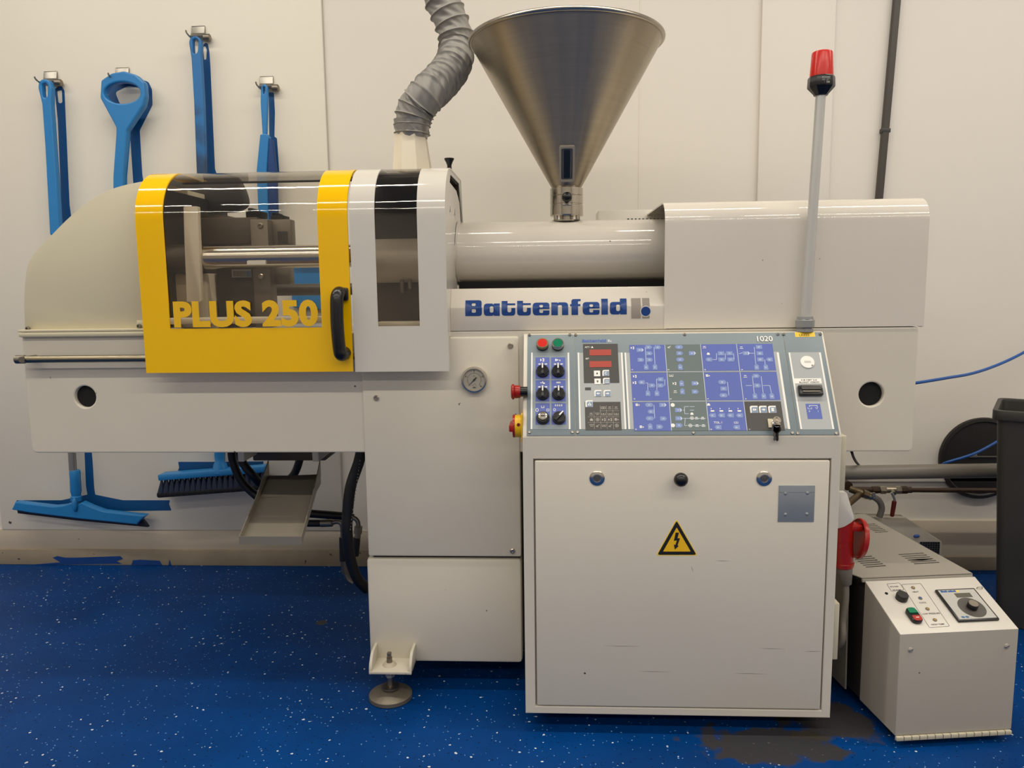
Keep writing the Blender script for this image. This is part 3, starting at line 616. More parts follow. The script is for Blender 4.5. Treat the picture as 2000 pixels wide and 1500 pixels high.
# lettering: wide rounded letters built one outline at a time
def glyphs():
    W = {}
    W['B'] = (1.09, [rpoly([(0, 0), (1.09, 0), (1.09, 0.5), (1.07, 0.52), (1.07, 1), (0, 1)], [0, .2, .02, .02, .2, 0]), rr(.42, .2, .70, .42, .08), rr(.42, .6, .68, .80, .08)])
    W['a'] = (1.04, [rpoly([(0, 0), (.57, 0), (.63, .07), (.66, 0), (1.04, 0), (1.04, .76), (.66, .76), (.63, .68), (.57, .76), (0, .76)], [.22, .08, 0, 0, 0, 0, 0, 0, .08, .22]), rr(.39, .19, .64, .58, .12)])
    W['t'] = (.89, [rpoly([(0, 0), (.89, 0), (.89, .45), (.64, .45), (.64, .2), (.38, .2), (.38, .635), (.89, .635), (.89, .757), (.38, .757), (.38, .925), (0, .925)], [.2, .2, 0, 0, .12, .12, 0, 0, 0, 0, 0, 0])])
    W['e'] = (1.085, [rpoly([(0, 0), (1.085, 0), (1.085, .28), (.675, .28), (.675, .14), (.43, .14), (.43, .37), (1.085, .37), (1.085, .785), (0, .785)], [.24, .2, 0, 0, .1, .1, 0, 0, .24, .24]), rr(.43, .46, .675, .64, .1)])
    W['n'] = (1.09, [rpoly([(0, 0), (.42, 0), (.42, .61), (.69, .61), (.69, 0), (1.09, 0), (1.09, .785), (.46, .785), (.43, .72), (.40, .785), (0, .785)], [0, 0, .1, .1, 0, 0, .24, .06, 0, 0, 0])])
    W['f'] = (.69, [rpoly([(.09, 0), (.515, 0), (.515, .52), (.67, .52), (.67, .655), (.515, .655), (.515, .86), (.69, .86), (.69, 1), (.09, 1), (.09, .655), (0, .655), (0, .52), (.09, .52)], [0, 0, 0, 0, 0, 0, .05, 0, 0, .24, 0, 0, 0, 0])])
    W['l'] = (.42, [rr(0, 0, .42, 1, 0)])
    W['d'] = (1.085, [rpoly([(0, 0), (.58, 0), (.64, .07), (.67, 0), (1.085, 0), (1.085, 1), (.66, 1), (.66, .77), (0, .77)], [.22, .08, 0, 0, 0, 0, 0, 0, .22]), rr(.40, .2, .655, .6, .13)])
    return W
GL = glyphs()
def wordmark(x0, x1, hh, M, depth):
    word = 'Battenfeld'; gap = 0.125; tot = sum(GL[c][0] for c in word) + gap * (len(word) - 1); kx = (x1 - x0) / tot
    mb = MB(); x = 0
    for ch in word:
        wd, pl = GL[ch]; mb.flat([[(x0 + (x + p[0]) * kx, p[1] * hh) for p in poly] for poly in pl], depth, M); x += wd + gap
    return mb
# the print lies over the fold: lower half upright, upper half leaning back
def bend(mb, zf):
    bm = mb.bm
    geom = bm.verts[:] + bm.edges[:] + bm.faces[:]
    bmesh.ops.bisect_plane(bm, geom=geom, plane_co=(0, 0, zf), plane_no=(0, 0, 1))
    n = Vector((0, -(nb_top - nb_mid), 0.031)).normalized(); tdir = Vector((0, 0.031, nb_top - nb_mid)).normalized()
    for v in bm.verts:
        if v.co.z > zf:
            dz = v.co.z - zf; out = (FY - 0.001) - v.co.y
            v.co = Vector((v.co.x, FY - 0.001, zf)) + tdir * dz + n * out
    return mb
bl_, br_ = at(909, 617, FY), at(1224, 617, FY); bt_ = at(1070, 584, FY + 0.008)
hh = (bt_.z - bl_.z) * 1.06
obj('maker_name', bend(wordmark(bl_.x, br_.x, hh, MF(FY - 0.0012) @ Matrix.Translation((0, bl_.z - 0.0005, 0)), 0.0006), nb_mid), INKB, nb)
lx = [at(p, 620, FY).x for p in (1233, 1251.5, 1254.5, 1268.5)]; lz0, lz1 = at(1250, 622, FY).z, bl_.z + hh
obj('logo_bars', bend(MB().flat([[(lx[0], lz0), (lx[1], lz0), (lx[1], lz1), (lx[0], lz1)]], 0.0006, MF(FY - 0.0012)).flat([[(lx[2], lz0), (lx[3], lz0), (lx[3], lz1), (lx[2], lz1)]], 0.0006, MF(FY - 0.0012)), nb_mid), INKG, nb)
lc = at(1261, 608, FY)
obj('logo_ring', bend(MB().flat([circ(lc.x, lc.z, 0.0145)], 0.0004, MF(FY - 0.0018)), nb_mid), GLOSSW, nb)
obj('logo_dot', bend(MB().flat([circ(lc.x, lc.z, 0.0122)], 0.0004, MF(FY - 0.0022)), nb_mid), INKB, nb)
# rear drive cover
cx0, cx1, czt, crr = 0.2935, 0.9545, 1.341, 0.058
prc = [(FY - 0.002, 1.0135), (FY - 0.002, 1.1), (FY - 0.002, 1.2)] + [(FY - 0.002 + crr - crr * math.cos(PI / 2 * k / 10), czt - crr + crr * math.sin(PI / 2 * k / 10)) for k in range(0, 11)] + [(2.3, czt), (2.5, czt)]
rc = obj('rear_cover', sheet([cx0, (cx0 + cx1) / 2, cx1], prc), GLOSSW, mc, 30); solidify(rc, 0.004)
obj('cover_end', MB().flat([[(y + 0.002, z - 0.002) for y, z in prc] + [(2.5, 1.014)]], 0.004, MX(cx1 - 0.005)), GLOSSW, rc)
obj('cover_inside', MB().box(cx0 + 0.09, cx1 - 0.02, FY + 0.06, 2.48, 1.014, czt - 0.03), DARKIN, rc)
# perforated box behind the hopper
v0, v1 = at(1168, 432, 2.40), at(1302, 410, 2.40)
vb = obj('vent_box', MB().box(v0.x, 0.5, 2.40, 2.52, 1.05, v1.z + 0.002, 0.003), mat('vent_grey', (238, 233, 222), 0.45), mc)
for i in range(11):
    q = at(1227 + i * 7.3, 428.5, 2.3995); obj('vent_hole', MB().box(q.x - 0.0027, q.x + 0.0027, 2.398, 2.404, q.z - 0.0027, q.z + 0.0027), BLACKM, vb)
# ---- inside of the clamp: tie bars, platen, mould
TBY = 2.09
tz = at(500, 502, TBY).z
obj('tie_bar', MB().cyl((at(402, 500, TBY).x, TBY, tz), (-0.51, TBY, tz), 0.031, n=40), CHROME, mc)
obj('tie_bar_collar', MB().cyl((at(300, 500, TBY).x, TBY, tz), (at(395, 500, TBY).x, TBY, tz), 0.037, n=32, bev=0.004).cyl((at(394, 500, TBY).x, TBY, tz), (at(403, 500, TBY).x, TBY, tz), 0.026, n=24), CAST, mc)
obj('tie_bar_label', MB().box(at(482, 505, TBY - .032).x, at(518, 505, TBY - .032).x, TBY - 0.0325, TBY - 0.02, tz - 0.021, tz - 0.012), PWHITE, mc)
obj('tie_bar', MB().cyl((-1.05, 2.5, at(575, 566, 2.5).z), (-0.51, 2.5, at(575, 566, 2.5).z), 0.019, n=24), CAST, mc)
py_ = 2.05
pl = [at(*p, py_) for p in ((358, 403), (386, 403), (392, 563), (392, 590), (365, 590), (360, 470))]
obj('platen_bracket', MB().prism(rpoly([(p.x, p.z) for p in pl], 0.004), 0, -0.016, MF(py_), 0.003), PLATEN, mc)
pb = [at(*p, 2.12) for p in ((322, 535), (362, 535), (362, 622), (322, 622))]
obj('platen_foot', MB().box(pb[0].x, pb[1].x + 0.06, 2.12, 2.4, 1.0, pb[0].z, 0.006), PLATEN, mc)
def blk(name, x0, y0, x1, y1, Y, dep, m, bev=0.003):
    a_, b_ = at(x0, y1, Y), at(x1, y0, Y); return obj(name, MB().box(a_.x, b_.x, Y, Y + dep, a_.z, b_.z, bev), m, mc)
blk('moving_platen', 322, 420, 440, 640, 2.26, 0.08, CAST)
a_, b_ = at(322, 415, 2.36), at(440, 340, 2.36)
obj('clamp_casting', MB().prism(rpoly([(a_.x, a_.z), (at(455, 415, 2.36).x, a_.z), (at(478, 400, 2.36).x, at(478, 400, 2.36).z), (at(472, 372, 2.36).x, at(472, 372, 2.36).z), (at(455, 345, 2.36).x, b_.z), (a_.x, b_.z)], 0.02), 0, -0.05, MF(2.36), 0.003), DARKIN, mc)
blk('mould_half', 388, 424, 502, 478, 2.19, 0.12, CAST)
blk('mould_half', 428, 520, 505, 640, 2.17, 0.12, mat('mould_brown', (62, 54, 46), 0.5, 0.3, var=0.12))
mp_ = blk('mould_plate', 499, 428, 522, 640, 2.165, 0.05, CASTL)
q = at(509, 441, 2.165); obj('bolt', screw(MB(), q, (0, -1, 0), 0.008, 0.005), DULL, mp_)
q = at(510, 540, 2.165); obj('bolt', screw(MB(), q, (0, -1, 0), 0.008, 0.005), STEEL, mp_)
fxp = blk('fixed_mould_half', 522, 428, 567, 478, 2.20, 0.04, CASTL)
blk('fixed_mould_half', 522, 520, 565, 556, 2.20, 0.04, CASTL)
for x0, y0, x1, y1 in ((484, 406, 492, 415), (480, 412, 508, 425), (531, 415, 539, 421), (529, 420, 552, 431)): blk('mould_clamp', x0, y0, x1, y1, 2.21, 0.06, BLACKM, 0.002)
for x0 in (543, 550, 556.5): blk('mould_slot', x0, 452, x0 + 4.5, 476, 2.198, 0.01, DARKIN, 0)
rp = blk('rating_plate', 453, 526, 490, 542, 2.168, 0.004, mat('plate_alu', (170, 168, 162), 0.4, 0.5), 0)
for k in range(4):
    a_, b_ = at(455.5 + k * 6.3, 540, 2.167), at(460.5 + k * 6.3, 529, 2.167); obj('plate_field', MB().box(a_.x, b_.x, 2.1668, 2.1675, a_.z, b_.z), CASTL, rp)
a_, b_ = at(481, 540, 2.167), at(489, 529, 2.167); obj('plate_field', MB().box(a_.x, b_.x, 2.1668, 2.1675, a_.z, b_.z), mat('plate_blue', (70, 96, 130), 0.4), rp)
blk('bed_rail', 325, 618, 640, 634, 2.04, 0.05, PLATEN, 0.004)
blk('bed_rail', 735, 628, 830, 640, 2.04, 0.05, PLATEN, 0.004)
obj('nozzle_sleeve', MB().cyl((-0.51, BAY - 0.04, 1.205), (-0.262, BAY - 0.04, 1.205), 0.062, n=40), mat('sleeve_white', (190, 182, 168), 0.5, var=0.12, vscale=18, bump=0.2), mc)
blk('nozzle_carriage', 735, 545, 822, 640, 2.24, 0.06, CAST)
for px in ((785, 548), (800, 540)):
    q = at(px[0], px[1], 2.18); obj('nozzle_pipe', MB().cyl((q.x, 2.18, q.z), (q.x, 2.18, q.z - 0.03), 0.006, n=10).cyl((q.x, 2.18, q.z - 0.03), (q.x, 2.26, q.z - 0.03), 0.005, n=10), DULL, mc)
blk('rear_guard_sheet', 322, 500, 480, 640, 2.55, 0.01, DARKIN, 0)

# ================================================================== hopper
HXc, HYc = 0.0455, 2.25
hp = thing('material_hopper', 'large conical stainless steel hopper standing on the white barrel', 'hopper', (HXc, HYc, BAZ + BAR))
zr = 1.800; RH, RN, zn = 0.266, 0.040, 1.400
MH = Matrix.Translation((HXc, HYc, 0))
cone = obj('cone', MB().lathe([(RN, zn), (RH, zr - 0.002), (RH - 0.003, zr - 0.002), (RN - 0.003, zn)], 96, MH), HOPM, hp, 40)
obj('rim', MB().lathe([(RH + 0.0065 * math.cos(a_ * PI / 6), zr + 0.0065 * math.sin(a_ * PI / 6)) for a_ in range(13)], 96, MH), STEEL, hp, 60)
zb_ = BAZ + BAR - 0.003
obj('neck', MB().lathe([(0, zb_), (0.042, zb_), (0.042, zb_ + 0.004), (0.02, zb_ + 0.006), (0.02, zb_ + 0.014), (0.0455, zb_ + 0.015), (0.047, zb_ + 0.018), (0.047, zb_ + 0.045), (0.0455, zb_ + 0.046), (0.0455, zb_ + 0.048), (0.047, zb_ + 0.049), (0.047, zb_ + 0.07), (0.0455, zb_ + 0.071), (0.0455, zb_ + 0.072), (0.0470, zb_ + 0.073), (0.0470, zn + 0.0015), (0.046, zn + 0.0025), (0.038, zn + 0.0025)], 48, MH), mat('turned_steel', (190, 182, 168), 0.16, 1.0, var=0.05, vscale=60), hp, 25)
for sx in (-1, 1): obj('neck_bolt', MB().cyl((HXc + sx * 0.031, HYc - 0.028, zb_ + 0.004), (HXc + sx * 0.031, HYc - 0.028, zb_ + 0.016), 0.006, n=12), STEEL, hp)
kz = at(1108, 385, HYc - 0.06).z
kn = obj('shutter_knob', MB().sphere((HXc, HYc - 0.062, kz), 0.0145, n=24), BLACK, hp)
obj('knob_stem', MB().cyl((HXc, HYc - 0.05, kz), (HXc, HYc - 0.04, kz), 0.005, n=12), STEEL, kn)
obj('shutter_slide', MB().box(HXc - 0.012, HXc + 0.012, HYc - 0.052, HYc - 0.03, kz - 0.021, kz - 0.017, 0.001), STEEL, hp)
# sight glass lying on the cone's front
sl = (RH - RN) / (zr - zn); ths = math.atan(sl)
zc0, zc1 = 1.415, 1.505
yc0, yc1 = HYc - (RN + (zc0 - zn) * sl), HYc - (RN + (zc1 - zn) * sl)
vv = Vector((0, yc1 - yc0, zc1 - zc0)); Lg = vv.length; vv.normalize(); nn = Vector((1, 0, 0)).cross(vv)
MS = Matrix(((1, 0, nn.x, HXc), (0, vv.y, nn.y, yc0), (0, vv.z, nn.z, zc0), (0, 0, 0, 1)))
sg = obj('sight_glass', MB().flat([rr(-0.021, 0, 0.021, Lg, 0.006), rr(-0.015, 0.008, 0.015, Lg - 0.008, 0.004)], 0.012, MS @ MZ(-0.006), 0.002), mat('sight_frame', (150, 144, 132), 0.3, 0.0, spec=0.3), hp)
obj('sight_window', MB().flat([rr(-0.009, 0.012, 0.009, Lg - 0.014, 0.003)], 0.004, MS @ MZ(-0.001)), mat('window_dark', (40, 41, 36), 0.5, spec=0.1), sg)
obj('sight_cover', MB().flat([rr(-0.0155, 0.0075, 0.0155, Lg - 0.0075, 0.004)], 0.002, MS @ MZ(0.0035)), GLASS, sg)

# ================================================================== exhaust hose
hpath = [at(805, 262, oy), at(806, 235, oy), at(815, 210, oy), at(835, 184, oy), at(862, 158, 2.26), at(884, 128, 2.33), at(892, 95, 2.38), at(888, 62, 2.39), at(874, 25, 2.39), at(858, -10, 2.39), at(830, -80, 2.39), at(800, -170, 2.39), at(785, -235, 2.39)]
eh = thing('exhaust_hose', 'grey ribbed fabric exhaust hose rising left of the steel hopper', 'hose', tuple(hpath[0]))
SUB = 40
_hp = smooth_path(hpath, SUB); _arc = [0.0]
for p_a, p_b in zip(_hp, _hp[1:]): _arc.append(_arc[-1] + (p_b - p_a).length)
def rib(i, n):
    d_ = _arc[i]; ph = d_ / 0.0225 if d_ < 0.27 else 0.27 / 0.0225 + (d_ - 0.27) / 0.036
    saw = ph % 1.0; base = 0.0515 if i > 60 else 0.047 + 0.0045 * i / 60
    pleat = saw * (1 - saw) * 4; amp = 0.0045 if d_ < 0.27 else 0.0055
    def f(k): return base + 0.0034 * max(0, 1 - min(saw, 1 - saw) / 0.12) ** 1.2 * 1.25 - amp * pleat * 0.6 + (0.0082 if d_ < 0.27 else 0.0062) * mnoise.noise(Vector((k * 0.42 + 2.4 * saw, int(ph) * 3.1, saw * 0.6))) * pleat ** 0.7
    return f
obj('hose', MB().tube(hpath, 0.05, 56, SUB, True, rib), HOSEG, eh, 60)
tp = [hpath[0] + Vector((0, 0, -0.012)), hpath[0] + Vector((0, 0, 0.01)), hpath[1] + Vector((-0.002, 0, 0.0))]
obj('tape_band', MB().tube(tp, 0.046, 24, 5, True, lambda i, n: (lambda k: 0.043 + 0.0095 * i / n + 0.002 * mnoise.noise(Vector((k * .9, i * .7, 2))))), TAPE, eh, 60)

# ================================================================== control cabinet
CX0, CX1, CY0, CZ0 = -0.0715, 0.6885, 1.836, 0.05
PZB, PYT, PZT = 0.766, 1.990, 1.004
cb = thing('control_cabinet', 'white electrical control cabinet with a sloping button console in front of the machine', 'cabinet', ((CX0 + CX1) / 2, CY0, 0))
prof = [(CY0 + 0.015, CZ0), (CY0 + 0.015, PZB - 0.03), (CY0 + 0.015, PZB), (PYT + 0.005, PZT), (2.024, PZT), (2.024, 0.67), (2.42, 0.67), (2.42, CZ0)]
body = MB().prism(prof, CX0, CX1, MX(0))
DX0, DX1, DZ0, DZ1 = -0.042, 0.6625, 0.0735, 0.7065
body.flat([[(CX0, CZ0), (CX1, CZ0), (CX1, PZB), (CX0, PZB)], [(DX0 - .004, DZ0 - .004), (DX1 + .004, DZ0 - .004), (DX1 + .004, DZ1 + .004), (DX0 - .004, DZ1 + .004)]], 0.0155, MF(CY0 + 0.0155), 0.002)
# sloping frame
sl_v = Vector((0, PYT - CY0, PZT - PZB)); PL = sl_v.length; sl_v.normalize(); sl_n = Vector((1, 0, 0)).cross(sl_v)
MP = Matrix(((1, 0, sl_n.x, CX0), (0, sl_v.y, sl_n.y, CY0), (0, sl_v.z, sl_n.z, PZB), (0, 0, 0, 1)))
MPi = MP.inverted()
def pp(px, py):
    o_ = MPi @ CAM; d_ = MPi.to_3x3() @ ray(px, py); t_ = -o_.z / d_.z; q_ = o_ + d_ * t_; return (q_.x, q_.y)
def prect(x0, y0, x1, y1):
    a_, b_ = pp(x0, y0), pp(x1, y0); c_ = pp(x0, y1); return a_[0], c_[1], b_[0], a_[1]
body.box(0, CX1 - CX0, -0.0, PL, -0.012, 0.0, 0.003, MP)
obj('cabinet_body', body, CABW, cb, 30)
for X in (CX0 + 0.08, CX1 - 0.08):
    for Y in (1.95, 2.36): obj('foot', MB().cyl((X, Y, 0), (X, Y, CZ0), 0.02, n=16), BLACKM, cb)
dr = obj('cabinet_door', MB().box(DX0, DX1, CY0 - 0.003, CY0 + 0.012, DZ0, DZ1, 0.003), CABW, cb)
for px in ((1166, 933.5), (1492, 934)):
    q = at(px[0], px[1], CY0 - 0.003); M = MF(q.y) @ Matrix.Translation((q.x, q.z, 0))
    lk = obj('door_lock', MB().lathe([(0, 0), (0.0185, 0), (0.0185, 0.003), (0.012, 0.006), (0.0095, 0.006), (0.0095, 0.0035), (0, 0.0035)], 32, M), CHROME, dr)
    obj('lock_core', MB().cyl(M @ Vector((0, 0, 0.003)), M @ Vector((0, 0, 0.0055)), 0.008, n=20).box(-0.0022, 0.0022, -0.0022, 0.0022, 0.0055, 0.0075, 0, M), DULL, lk)
q = at(1330, 937, CY0 - 0.03)
kb = obj('door_knob', MB().sphere((q.x, CY0 - 0.03, q.z), 0.017, n=28), BLACK, dr)
obj('knob_stem', MB().cyl((q.x, CY0 - 0.018, q.z), (q.x, CY0 - 0.003, q.z), 0.006, n=14), BLACK, kb)
a_, b_ = at(1519, 1019, CY0 - .004), at(1592, 948, CY0 - .004)
npz = obj('blank_plate', MB().box(a_.x, b_.x, CY0 - 0.0055, CY0 - 0.003, a_.z, b_.z, 0.0008), ZINC, dr)
obj('plate_fold', MB().box(a_.x + 0.001, b_.x - 0.001, CY0 - 0.0065, CY0 - 0.0055, at(1550, 961, CY0 - .004).z, at(1550, 960, CY0 - .004).z), ZINC, npz)
for px in ((1534, 964), (1577, 963), (1534, 1005), (1576, 1004)):
    q = at(px[0], px[1], CY0 - 0.0055); obj('rivet', MB().sphere((q.x, CY0 - 0.0055, q.z), 0.0042, n=12, sc=(1, .6, 1)), ZINC, npz)
# warning triangle
A, B, C_ = at(1281, 1085, CY0 - .003), at(1363, 1085, CY0 - .003), at(1321.5, 1013.5, CY0 - .003)
tri = [(A.x, A.z), (B.x, B.z), (C_.x, C_.z)]; ctr = ((A.x + B.x + C_.x) / 3, (A.z + B.z + C_.z) / 3)
def sct(k): return [(ctr[0] + (p[0] - ctr[0]) * k, ctr[1] + (p[1] - ctr[1]) * k) for p in tri]
wt = obj('warning_sign', MB().flat([rpoly(sct(1.0), 0.007)], 0.0006, MF(CY0 - 0.003)), LABY, dr)
obj('sign_border', MB().flat([rpoly(sct(0.93), 0.006), rpoly(sct(0.66), 0.002)], 0.0004, MF(CY0 - 0.0036)), INKK, wt)
obj('sign_field', MB().flat([rpoly(sct(0.66), 0.002)], 0.0003, MF(CY0 - 0.0036)), mat('warning_amber', (248, 194, 26), 0.4), wt)
zz = xz(CY0 - .003, [(1319.5, 1040), (1326, 1040), (1323, 1051), (1328, 1051), (1323, 1065), (1325.5, 1066), (1318, 1073), (1316, 1063), (1319, 1064), (1322, 1055), (1316, 1056)])
obj('lightning_bolt', MB().flat([zz], 0.0004, MF(CY0 - 0.0040)), INKK, wt)
# scratches worn through the door paint
for x0, y0, x1, y1 in ((1245, 1311, 1312, 1312.5), (1432, 1315, 1500, 1316.5), (1180, 1261.5, 1250, 1262.5), (1395, 1095, 1428, 1096), (1482, 1266.5, 1532, 1267.5), (1350, 1105, 1354, 1118), (1570, 1272, 1605, 1272.6)):
    a_, b_ = at(x0, y0, CY0 - .003), at(x1, y1, CY0 - .003); L_ = (b_ - a_).length; an = math.atan2(b_.z - a_.z, b_.x - a_.x)
    obj('scratch', MB().flat([[(0, 0), (L_ * .4, -0.0005), (L_, 0), (L_ * .55, 0.0005)]], 0.0002, MF(CY0 - 0.003) @ Matrix.Translation((a_.x, a_.z, 0)) @ Matrix.Rotation(an, 4, 'Z')), mat('scratch_grey', (92, 86, 78), 0.6), dr)
# hinges on the right side
for x0, y0, x1, y1 in ((1642, 850, 1656, 957), (1628, 1176, 1641, 1286)):
    a_, b_ = at(x1, y1, CY0 + .02), at(x0, y0, CY0 + .02); obj('side_strip', MB().box(CX1, CX1 + 0.017, CY0 + 0.012, CY0 + 0.10, a_.z, b_.z, 0.003), HINGE, cb)
# ---- console plates
def plate(name, x0, x1, m, top=650.5, bot=851.5):
    a_ = prect(x0, top, x1, bot); return a_
PW = 0.0018
u_s = [pp(1030, 651)[0], pp(1120.5, 651)[0], pp(1528, 651)[0], pp(1604.5, 651)[0]]
v_b, v_t = pp(1300, 850.5)[1], pp(1300, 652)[1]
plates = []
for i, nm in enumerate(('switch_plate', 'keypad_plate', 'side_plate')):
    plates.append(obj(nm, MB().box(u_s[i] + 0.0006, u_s[i + 1] - 0.0006, v_b, v_t, 0, PW, 0.0005, MP), PANELG, cb))
P1, P2, P3 = plates
def on_panel(name, rect, m, parent, w0=PW, th=0.0006, bev=0):
    return obj(name, MB().box(rect[0], rect[2], rect[1], rect[3], w0, w0 + th, bev, MP), m, parent)
for i, pxs in enumerate((((1034, 655), (1113, 654.5), (1034, 845), (1118, 845)), ((1124, 655), (1337, 654), (1519, 653.5), (1128, 845), (1354, 846), (1547, 846.5)), ((1530, 653.5), (1602, 653.5), (1557.5, 847), (1632.5, 847)))):
    for px in pxs:
        u, v = pp(*px); obj('plate_screw', screw(MB(), MP @ Vector((u, v, PW)), sl_n, 0.0038, 0.0025), STEEL, plates[i])
# light fields with white edge bars
def field(px, parent, m=PANELL): return on_panel('light_field', prect(*px), m, parent, PW, 0.0004)
def bar(x, parent, wpx=3.0, y0=689.5, y1=839):
    r = prect(x, y0, x + wpx, y1); return on_panel('white_bar', r, PWHITE, parent, PW + 0.0004, 0.0005)
field((1037, 690, 1112.5, 839), P1, mat('switch_field', (140, 152, 158), 0.45))
bar(1037.5, P1); bar(1108.5, P1)
field((1128, 690, 1216.5, 839), P2); field((1219, 690, 1520.5, 839), P2); bar(1128, P2); bar(1212.5, P2); bar(1219.5, P2); bar(1516.5, P2, 4)
field((1539, 689, 1603, 839.5), P3); bar(1539.5, P3); bar(1599, P3)
def txt(name, s_, px, py, hpx, parent, m=PWHITE, bold=0.0, align='CENTER', wpx=None, w0=None):
    u, v = pp(px, py); hgt = hpx / 800.0 / 0.72
    me = text_mesh(s_, hgt, 0.0003, bold, align, 1.0)
    if wpx and len(me.vertices):
        xs_ = [q.co.x for q in me.vertices]; k_ = (wpx / 800.0) / (max(xs_) - min(xs_)); me.transform(Matrix.Diagonal((k_, 1, 1, 1)))
    return obj(name, MB().addmesh(me, MP @ Matrix.Translation((u, v, w0 if w0 else PW + 0.0010))), m, parent)
# push buttons
MPN = MP.to_3x3()
def at_panel(px, py, w=PW): u, v = pp(px, py); return MP @ Matrix.Translation((u, v, w))
for px, py, m in ((1059.5, 676, REDB), (1089.5, 676, GREENB)):
    M = at_panel(px, py)
    pb = obj('push_button', MB().lathe([(0, 0), (0.0155, 0), (0.0155, 0.006), (0.0148, 0.0065), (0, 0.0065)], 28, M), BLACK, cb)
    obj('button_ring', MB().lathe([(0.0145, 0.0062), (0.0152, 0.007), (0.0152, 0.014), (0.0138, 0.0155), (0.012, 0.0155), (0.012, 0.013)], 28, M), CHROME if m is GREENB else mat('ring_gold', (170, 150, 110), 0.3, 0.8), pb)
    obj('button_cap', MB().lathe([(0, 0.0165), (0.0115, 0.016), (0.0122, 0.0145), (0.0122, 0.006), (0, 0.006)], 28, M), m, pb)
# selector switches
BT = [(1046, 699, 1073, 741), (1076.5, 699, 1104, 741), (1046, 743.5, 1073, 785), (1077, 743.5, 1104.5, 785), (1046, 788.5, 1073.5, 830), (1077, 788.5, 1105, 830)]
for k, r in enumerate(BT):
    tl = on_panel('switch_label', prect(*r), TILEB, P1, PW + 0.0004, 0.0004)
icons = MB()
def ic(mb, px, py, polys, w=PW + 0.0008, th=0.0003, s=1.0):      # small printed pictograms, drawn in pixel-sized units
    u, v = pp(px, py); mb.flat([[(u + a_ * s / 800.0, v + b_ * s / 800.0) for a_, b_ in pl] for pl in polys], th, MP @ MZ(w)); return mb
def rect_(x, y, w_, h_): return [(x - w_ / 2, y - h_ / 2), (x + w_ / 2, y - h_ / 2), (x + w_ / 2, y + h_ / 2), (x - w_ / 2, y + h_ / 2)]
AR = lambda s_: [(s_ * 10, 0), (s_ * 6, 2), (s_ * 6, .7), (s_ * 3.5, .7), (s_ * 3.5, -.7), (s_ * 6, -.7), (s_ * 6, -2)]
for cxp, cyp in ((1060, 712), (1090.5, 712), (1060, 756.5), (1091, 756.5)): ic(icons, cxp, cyp, [AR(1)]); ic(icons, cxp, cyp, [AR(-1)])
def mould_icon(mb, px, py, s=1.0):
    ic(mb, px, py, [[(-4, -3.5), (-4, 3.5), (-.5, 0)]], s=s); ic(mb, px, py, [[(0.5, -3.5), (4, -3.5), (4, 3.5), (0.5, 3.5), (0.5, 1.5), (2.2, 1.5), (2.2, -1.5), (0.5, -1.5)]], s=s)
mould_icon(icons, 1059, 704)
for a_ in ([rect_(-4, 0, 3, 5)], [AR(1)[0:1] and [(-2, 2), (-2, -2), (2, 0)]], [rect_(4, -1, 2, 3)]): ic(icons, 1089.5, 704, a_)
for a_ in ([rect_(-2, 0, 6, 1.6)], [rect_(2.5, -1, 3.5, 3)], [rect_(0, 2.2, 2, 2)]): ic(icons, 1060, 748.5, a_)
ic(icons, 1090.5, 748, [rect_(0, 0, 8, 3), rect_(-2, 0, 2, 1.4), rect_(1.6, 0, 2, 1.4)])
for k in range(4): ic(icons, 1085 + 4 * k, 792.5, [rect_(0, 0, 2.2, 3.5), rect_(0, .2, .8, 1.4)])
ic(icons, 1049, 801.5, [circ(0, 0, 3, 12, 4), circ(0, 0, 2, 12, 3)]); ic(icons, 1070, 801.5, [rect_(0, 0, 5, 5), rect_(0, 0, 3.4, 3.4)]); ic(icons, 1060, 795.5, [[(-3, 2.5), (-3, -2.5), (3, -2.5), (3, 2.5), (2, 2.5), (2, -1.5), (-2, -1.5), (-2, 2.5)]])
ic(icons, 1083, 801, [circ(0, 0, 2.5, 12, 3), circ(0, 0, 1.6, 12, 2.1)])
obj('switch_pictograms', icons, PWHITE, P1)
for k, (px, py, ang) in enumerate(((1059.7, 727, 0), (1090, 727, 0), (1060, 771, 0), (1091, 771, 0), (1060.3, 818, 0), (1091.7, 818, -42))):
    M = at_panel(px, py)
    kn_ = obj('selector_knob', MB().lathe([(0, 0), (0.0165, 0), (0.0165, 0.007), (0.0158, 0.0085), (0.0146, 0.009), (0.0138, 0.013), (0, 0.013)], 32, M), BLACK, cb)
    if k != 4:
        Mr = M @ Matrix.Rotation(math.radians(ang), 4, 'Z')
        obj('grip', MB().prism([(-0.0035, -0.0135), (0.0035, -0.0135), (0.0035, 0.0145), (-0.0035, 0.0145)], 0.012, 0.021, Mr, 0.001), BLACK, kn_)
        obj('pointer', MB().box(-0.0016, 0.0016, 0.001, 0.0148, 0.0208, 0.0216, 0, Mr), PWHITE, kn_)
    else:
        obj('key_lock', MB().lathe([(0.0085, 0.012), (0.0105, 0.0125), (0.0105, 0.018), (0.0075, 0.0195), (0.007, 0.017), (0, 0.017)], 28, M), CHROME, kn_)
        obj('key_slot', MB().box(-0.005, 0.005, -0.0012, 0.0012, 0.0168, 0.0176, 0, M), BLACKM, kn_)
